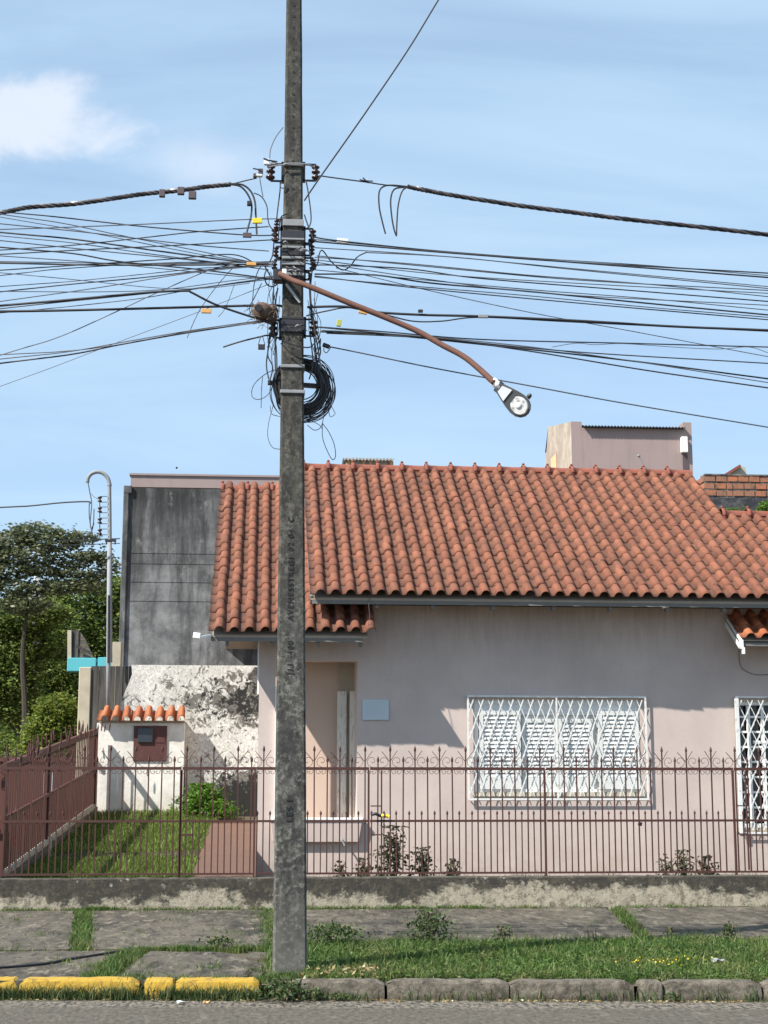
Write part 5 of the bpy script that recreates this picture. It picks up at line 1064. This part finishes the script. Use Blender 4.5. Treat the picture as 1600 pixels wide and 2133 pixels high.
MB().tube(smooth_path([at(u, v, 13.15)-p0 for u, v in ((675, 724), (675, 731), (680, 735), (686, 728), (690, 722))]), .004, 5).build('hook', 'dark_metal', hk)
# flying bird speck
m2 = MB(); p = at(368, 975, 26); m2.add([p+Vector(q_) for q_ in ((-.02, 0, 0), (.03, 0, .004), (.0, 0, .02), (-.005, .03, -.012), (0, -.05, .015), (0, .05, .018))], [(0, 1, 2), (0, 3, 1), (0, 4, 1), (0, 1, 5)])
tag(m2.build('bird', 'dark_metal'), 'tiny dark bird flying above the pink parapet left of the pole', 'bird')
# cable lying on the pavement
mb = MB(); mb.tube(smooth_path([(-3.6, 12.9, pav_z(12.9)+.012), (-2.0, 13.55, pav_z(13.55)+.012), (-1.6, 14.0, pav_z(14.0)+.012), (-1.24, 14.45, pav_z(14.45)+.012), (-1.08, 14.62, pav_z(14.6)+.01)]), .011, 6)
tag(mb.build('ground_cable', 'black_cable'), 'thin black cable lying across the front left pavement slab', 'cable')

# ------------------------------------------------------------------ far utility pole among the trees
fp = thing('far_pole', 'round pale concrete pole half hidden among the trees at left', 'utility pole', at(65, 1560, 40.2)); f0 = fp.location.copy()
MB().tube([at(64, 1600, 40.2)-f0, at(69, 1390, 40.2)-f0, at(78, 1200, 40.2)-f0], [.14, .12, .095], 12).build('shaft', 'pole_pale', fp, smooth=True)
MB().bar(at(120, 1126, 33)-f0, at(250, 1122, 33)-f0, .02).build('line', 'dark_metal', fp); MB().bar(at(120, 1136, 33)-f0, at(250, 1132, 33)-f0, .015).build('line', 'dark_metal', fp)

# ------------------------------------------------------------------ trees
def tree(name, label, x, y, z0, clumps, n, size, mat, trunk=.12, flat_=.5, limbs=True, group=None, aspect=.5):
    t_ = thing(name, label, 'tree', (x, y, z0), group); vol = np.array([c[3]*c[4]*c[5] for c in clumps])**.67; vol /= vol.sum(); C = []
    for c, w in zip(clumps, vol):
        k = int(n*w); d = rng.normal(size=(k, 3)); d /= np.linalg.norm(d, axis=1)[:, None]; r = rng.uniform(.35, 1.0, k)**.45*(1+.12*rng.normal(size=k))
        pts = d*r[:, None]*np.array([c[3], c[4], c[5]])+np.array([c[0]-x, c[1]-y, c[2]-z0])
        # gather leaves into sprays
        sp = pts[rng.integers(0, k, k)]; C.append(pts*.45+sp*.55 if False else pts)
    C = np.concatenate(C); m_ = rng.random(len(C)) < .5; jit = rng.normal(size=C.shape)*size*1.2; seeds = C[rng.integers(0, len(C), len(C))]
    C[m_] = (seeds+jit)[m_]
    v, f = leaves(C, size, flat_, aspect); np_mesh('crown', v, f, mat, t_)
    m2 = MB(); top = max(c[2] for c in clumps)-z0; m2.tube(smooth_path([(0, 0, -.5), (.08, 0, top*.3), (-.05, .05, top*.55), (.05, 0, top*.75)]), [trunk*(1-.04*i) for i in range(19)], 7)
    m2.build('trunk', 'bark', t_)
    if limbs:
        for c in clumps:
            if random.random() < .4:
                e = Vector((c[0]-x, c[1]-y, c[2]-z0)); s = Vector((0, 0, top*random.uniform(.3, .6))); MB().tube(smooth_path([s, s.lerp(e, .5)+Vector((0, 0, -.15)), e]), [trunk*.3*(1-.065*i) for i in range(13)], 5).build('limb', 'bark', t_)
    return t_
def cl(u, v, Y, ru, rv, rd=None):
    p = at(u, v, Y); s = Y/FPX; return (p.x, p.y, p.z, ru*s, (rd or ru*.8)*s, rv*s)
Y1 = 36; b_ = at(40, 1620, Y1)
tree('umbrella_tree', 'wide flat-topped feathery tree with sky showing through its layers', b_.x, Y1, 1.2, [cl(75, 1108, Y1, 60, 16), cl(20, 1128, Y1, 50, 20), cl(110, 1132, Y1, 60, 18), cl(60, 1160, Y1, 70, 22), cl(180, 1160, Y1, 48, 10), cl(150, 1178, Y1, 34, 8), cl(15, 1190, Y1, 60, 18),
     cl(90, 1190, Y1, 50, 12), cl(205, 1160, Y1, 26, 9), cl(150, 1195, Y1, 50, 8), cl(205, 1198, Y1, 25, 8), cl(-60, 1150, Y1, 80, 40), cl(30, 1225, Y1, 60, 18), cl(185, 1218, Y1, 45, 14), cl(120, 1225, Y1, 50, 16), cl(160, 1120, Y1, 50, 12), cl(225, 1180, Y1, 26, 16), cl(50, 1260, Y1, 60, 20)], 15000, .055, 'tree_grey', .10, .2, limbs=False)
Y2 = 42; b_ = at(130, 1620, Y2)
tree('dense_tree', 'broad dense green tree filling the gap left of the mouldy building', b_.x, Y2, 1.2, [cl(150, 1240, Y2, 70, 34), cl(80, 1260, Y2, 70, 40), cl(215, 1250, Y2, 45, 36), cl(245, 1215, Y2, 25, 22), cl(150, 1310, Y2, 80, 60), cl(60, 1330, Y2, 80, 60), cl(220, 1320, Y2, 50, 60), cl(250, 1280, Y2, 30, 50), cl(120, 1390, Y2, 110, 60), cl(60, 1450, Y2, 100, 60), cl(210, 1400, Y2, 60, 50), cl(170, 1470, Y2, 90, 70), cl(80, 1540, Y2, 110, 60)], 36000, .062, 'tree_dark', .2, .4)
Y3 = 38; b_ = at(5, 1620, Y3)
tree('leaning_tree', 'darker leafy tree with a forked trunk at the left edge', b_.x+.3, Y3, 1.2, [cl(0, 1300, Y3, 60, 50), cl(20, 1370, Y3, 60, 40), cl(-10, 1430, Y3, 70, 50), cl(30, 1480, Y3, 50, 30), cl(60, 1290, Y3, 60, 34), cl(70, 1345, Y3, 40, 30), cl(45, 1400, Y3, 45, 40), cl(40, 1450, Y3, 45, 40), cl(100, 1275, Y3, 50, 20), cl(130, 1350, Y3, 50, 26), cl(-60, 1380, Y3, 80, 110)], 34000, .055, 'tree_dark', .12, .35)
Y4 = 30; b_ = at(125, 1620, Y4)
tree('pale_bush_tree', 'rounder pale green shrub tree just behind the red sheet fence', b_.x, Y4, 1.2, [cl(120, 1480, Y4, 45, 32), cl(100, 1520, Y4, 50, 36), cl(145, 1525, Y4, 34, 34), cl(85, 1560, Y4, 50, 40), cl(140, 1570, Y4, 40, 40)], 14000, .038, 'tree_bright', .06, .5)
Y5 = 48; b_ = at(300, 1620, Y5)
tree('back_tree', 'sunlit green treetop beside the edge of the mouldy building', b_.x, Y5, 1.2, [cl(250, 1240, Y5, 40, 36), cl(270, 1300, Y5, 50, 70), cl(-20, 1330, Y5, 90, 70), cl(120, 1330, Y5, 90, 70), cl(200, 1430, Y5, 110, 110), cl(20, 1470, Y5, 120, 110)], 30000, .08, 'tree_bright', .2, .5)
# ------------------------------------------------------------------ bushes and small plants
def plant(name, label, x, y, z, h, w, n, size, mat, cat='plant', stems=4, group=None, flat_=.7):
    t_ = thing(name, label, cat, (x, y, z), group); c = rng.normal(size=(n, 3))*np.array([w*.38, w*.3, h*.24])+np.array([0, 0, h*.55]); c[:, 2] = np.clip(c[:, 2], .03, h)
    ti = 1-.55*c[:, 2]/h; c[:, 0] *= ti; v, f = leaves(c, size, flat_, .55); np_mesh('foliage', v, f, mat, t_)
    for k in range(stems):
        MB().tube(smooth_path([(0, 0, -.03), (random.uniform(-.2, .2)*w, random.uniform(-.1, .1)*w, h*.45), (random.uniform(-.35, .35)*w, random.uniform(-.2, .2)*w, h*.9)]), .006, 5).build('stem', 'twig', t_)
    return t_
yg = yard_z
plant('bush', 'bright green bush at the foot of the peeling white wall', -.87, 24.2, 1.2, .52, .55, 2600, .032, 'bush_leaf', 'bush'); plant('bush', 'low spreading bright green bush nearer the path end', -.62, 24.0, 1.2, .26, .5, 1200, .028, 'bush_leaf', 'bush')
for (u, vt, vb, w, n, lab) in ((712, 1795, 1835, 34, 70, 'short leafy rose plant below the planter shelf'), (757, 1788, 1840, 36, 90, 'pale leafy plant just right of the planter shelf, behind the fence'), (818, 1722, 1840, 62, 420, 'tallest straggly grey-green shrub behind the fence beside the gate bars'),
                            (880, 1765, 1840, 48, 190, 'second straggly shrub to the right of the tallest one behind the fence'), (942, 1790, 1838, 40, 90, 'small leafy plant below the left corner of the shuttered window'),
                            (1388, 1780, 1838, 46, 60, 'drooping dark stemmed plant leftmost of the cluster right of the shuttered window'), (1422, 1772, 1838, 40, 150, 'middle drooping bushy plant of the cluster right of the shuttered window'), (1468, 1785, 1838, 46, 150, 'rightmost broad drooping plant of the cluster before the dark window')):
    Yp = 18.75; a, b = at(u, vt, Yp), at(u, vb, Yp); plant('shrub', lab, a.x, Yp, .42, a.z-.42, w/165, int(n*1.4), .031, 'rose_leaf', 'shrub', 5, 'plants behind the iron fence')
pv = at(1590, 1055, 26.6); plant('roof_weed', 'bright green weed growing from the black stained base at the right edge', pv.x+.08, 26.7, 6.5, .26, .3, 260, .035, 'bush_leaf', 'weed'); pv = at(1525, 1066, 26.6); plant('roof_weed', 'low creeping bright green weed on the ledge below the brick parapet', pv.x, 26.7, 6.52, .12, .6, 260, .024, 'bush_leaf', 'weed', 2)
for (u, vt, vb, w, n, lab) in ((690, 1905, 1945, 110, 900, 'feathery grey-green weed clump just right of the pole base'), (895, 1880, 1945, 80, 700, 'tallest feathery weed clump in the middle of the grass verge'), (1048, 1918, 1950, 40, 90, 'sparse thin weed sprig at the back of the grass verge'), (1520, 1908, 1945, 28, 120, 'small dark weed standing against the right pavement slab'), (1398, 1910, 1942, 16, 40, 'thin dark weed stalk on the right pavement slab edge'),
                            (455, 1938, 1955, 60, 160, 'low dark weed tuft on the pavement left of the pole'), (560, 1955, 1962, 30, 60, 'little weed in the pavement gap beside the pole')):
    b = at(u, vb, 14.9); plant('weed', lab, b.x, 14.9, pav_z(14.9), (vb-vt)/205, w/205, n, .020, 'weed_leaf', 'weed', 7, 'weeds on the pavement', .9)
for (u, w, h, n, lab) in ((592, .34, .17, 700, 'dense weed clump in the gutter at the foot of the pole'), (655, .10, .09, 120, 'small bright weed at the kerb just right of the pole'), (705, .14, .06, 120, 'flat weed at the kerb face right of the pole'), (1385, .10, .07, 90, 'weed sprig growing at the cracked kerb joint on the right')):
    b = at(u, 2085, 12.5); plant('weed', lab, b.x, kerb_y(b.x)-.10, .0, h, w, n, .018, 'weed_leaf', 'weed', 4, 'weeds along the kerb', .9)
# litter
mb = MB()
def crumple(u, v, w, Y, lab, mat, z):
    p = at(u, v, Y); m_ = MB(); n = 5; vs = [(p.x+(i/(n-1)-.5)*w+random.uniform(-.01, .01), Y+(j/(n-1)-.5)*w*.6, z+random.uniform(.0, w*.35)) for i in range(n) for j in range(n)]
    m_.add(vs, [(i*n+j, (i+1)*n+j, (i+1)*n+j+1, i*n+j+1) for i in range(n-1) for j in range(n-1)]); tag(m_.build('litter', mat), lab, 'litter')
crumple(378, 2082, .075, 12.36, 'crumpled white scrap of paper in the gutter by the yellow kerb', 'plastic_white', .005); crumple(1494, 1998, .11, 13.15, 'pale blue plastic scrap lying in the grass verge at right', 'galvanized', .19)
crumple(432, 2085, .06, 12.36, 'brown crumpled scrap in the gutter by the yellow kerb', 'tag_orange', .003)

# ------------------------------------------------------------------ grass
def patch(n, fx, zf, hr, w, lean=.6):
    x, y, m_ = fx(n); x, y = x[m_], y[m_]; k = len(x); h = rng.uniform(hr[0], hr[1], k)*(0.75+.5*rng.random(k)); return blades(x, y, zf(x, y), h, w*rng.uniform(.6, 1.3, k), lean)
def join(lst):
    V = []; F = []; o = 0
    for v, f in lst: V.append(v); F.append(f+o); o += len(v)
    return np.concatenate(V), np.concatenate(F)
def vn(x, y, s, seed=0):     # cheap smooth noise
    return .5+.25*(np.sin(x*s+seed)*np.cos(y*s*1.3+seed*2.1)+np.sin(x*s*2.3+y*s*1.7+seed*3.3))
pz = lambda x, y: .13+.028*(y-12.65)-.03
ky = lambda x: 12.62-.105*x
def verge(n):
    x = rng.uniform(.36, 6.2, n); y = rng.uniform(12.2, 15.3, n); e = 15.0-.12*np.abs(np.sin(x*2.2))-.12*np.clip(1.2-x, 0, 1)+.1*vn(x, y, 4)
    return x, y, (y > ky(x)+.13) & (y < e) & (rng.random(n) < .12+1.25*vn(x, y, 3.1))
L1_ = patch(100000, verge, pz, (.030, .125), .0078, .9)
L2_ = patch(2600, verge, pz, (.10, .20), .009, .5)
x = rng.uniform(.4, 6, 26000); y = rng.uniform(12.3, 14.9, 26000); m_ = (y > ky(x)+.12) & (y < 14.85); c = np.stack([x, y, pz(x, y)+rng.uniform(.03, .085, len(x))], 1)[m_]
L3_ = leaves(c, .016, .35, .6)
V, F = join([L1_, L2_, L3_]); kind(np_mesh('grass', V, F, 'grass_leaf'), 'stuff', 'thick green grass and clover on the verge behind the grey kerb')
def seams(n):
    xs, ys = [], []
    def band(x0, y0, x1, y1, w, k):
        t = rng.random(k); xs.append(x0+(x1-x0)*t+rng.normal(0, w, k)); ys.append(y0+(y1-y0)*t+rng.normal(0, .03, k))
    band(-1.96, 18.2, -1.60, 14.65, .045, 5200); band(-1.30, 12.9, -1.12, 14.5, .055, 5200); band(-1.2, 14.62, -.6, 14.66, .03, 1600); band(-.7, 14.6, -.35, 14.62, .06, 1700); band(-.3, 14.6, .1, 14.7, .08, 1200)
    band(.2, 13.4, .12, 18, .07, 4200); band(3.75, 15.1, 4.15, 18.1, .04, 2200); band(-1.95, 18.12, -1.7, 18.16, .09, 1800)
    band(-4.5, 18.14, .2, 18.15, .02, 4200); band(.4, 18.14, 2.6, 18.15, .02, 2400); band(2.6, 18.15, 8, 18.15, .02, 900); band(-4, 14.66, -1.7, 14.66, .02, 250); band(.32, 14.9, .36, 15.4, .1, 700); band(.1, 12.9, .5, 12.95, .08, 900)
    band(-.9, 12.83, .1, 12.75, .03, 700)
    for _ in range(26):
        cx, cy = rng.uniform(-3, .3), rng.choice([12.95, 13.6, 14.62, 14.7, 16, 17.2, 18.0])+rng.normal(0, .15); k = int(rng.uniform(20, 170)); xs.append(rng.normal(cx, .07, k)); ys.append(rng.normal(cy, .12, k))
    for _ in range(16):
        cx, cy = rng.uniform(.5, 5), 18.1+rng.normal(0, .04); k = int(rng.uniform(30, 220)); xs.append(rng.normal(cx, .08, k)); ys.append(rng.normal(cy, .03, k))
    x = np.concatenate(xs); y = np.concatenate(ys); x = x+rng.normal(0, .03, len(x))*(rng.random(len(x)) < .3); return x, np.minimum(y, 18.18), vn(x, y, 9, 2)+.5*rng.random(len(x)) > .52
V, F = join([patch(1, seams, pz, (.03, .085), .007, .8)]); kind(np_mesh('seam_grass', V, F, 'grass_leaf'), 'stuff', 'grass growing in the pavement joints and along the low wall')
def gutter(n):
    x = np.concatenate([rng.uniform(-2.8, .05, 5200), rng.uniform(.0, 5, 900)]); y = ky(x)-.055-np.abs(rng.normal(0, .035, len(x))); return x, y, vn(x, y*0, 6, 1)+.4*rng.random(len(x))*(1-.1*x)+.12*(x < -1.3) > .52
V, F = join([patch(1, gutter, lambda x, y: 0*x, (.02, .13), .007, .9)]); kind(np_mesh('gutter_grass', V, F, 'weed_leaf'), 'stuff', 'ragged grass and weeds in the gutter along the yellow kerb')
x = rng.uniform(-2.8, 5, 1500); y = ky(x)-.06-np.abs(rng.normal(0, .05, 1500)); c = np.stack([x, y, np.full(1500, .008)], 1)[vn(x, y*0, 5, 3) > .42]
V, F = leaves(c, .014, .1, .5); kind(np_mesh('leaf_litter', V, F, 'dry_leaf'), 'stuff', 'dry leaves and crumbs scattered in the gutter')
x = rng.uniform(.35, 1.0, 260); y = rng.uniform(12.65, 13.1, 260); c = np.stack([x, y, pz(x, y)+rng.uniform(.02, .1, 260)], 1); V, F = leaves(c, .024, .6, .4); kind(np_mesh('dry_weeds', V, F, 'dry_leaf'), 'stuff', 'dry brown leaves at the foot of the pole')
x = rng.normal(3.5, .20, 90); y = rng.normal(13.15, .12, 90); c = np.stack([x, y, pz(x, y)+rng.uniform(.07, .12, 90)], 1); V, F = leaves(c, .010, .4, .8); kind(np_mesh('wildflowers', V, F, 'flower_yellow'), 'stuff', 'scatter of tiny yellow flowers in the verge')
yzn = lambda x, y: .50+.128*np.clip(y-18.4, 0, 6.5)
def lawn(n):
    x = rng.uniform(-2.95, -.6, n); y = rng.uniform(18.45, 24.8, n); xl = -2.9+.42*(y-18.4)/5.9; pe = -.80+.012*(y-18.4)/.6+.03*np.sin(y*6)
    strip = np.abs(y-20.75-.05*x) < .24+.06*np.sin(x*5)
    return x, y, (x > xl) & ((x < pe) | (y > 23.4)) & ~(strip & (rng.random(n) < .93))
V, F = join([patch(55000, lawn, yzn, (.03, .075), .008, .8), patch(1500, lawn, yzn, (.08, .16), .010, .6)]); kind(np_mesh('lawn', V, F, 'yard_grass'), 'stuff', 'sunlit lawn behind the left iron fence')
def bed(n):
    x = rng.uniform(0, 7, n); y = rng.uniform(18.42, 18.8, n); return x, y, vn(x, y, 3, 5)+.3*rng.random(n) > .72
V, F = join([patch(6000, bed, lambda x, y: .42+0*x, (.14, .27), .009, .6)]); kind(np_mesh('bed_weeds', V, F, 'weed_leaf'), 'stuff', 'low weeds along the foot of the fence on the house side')
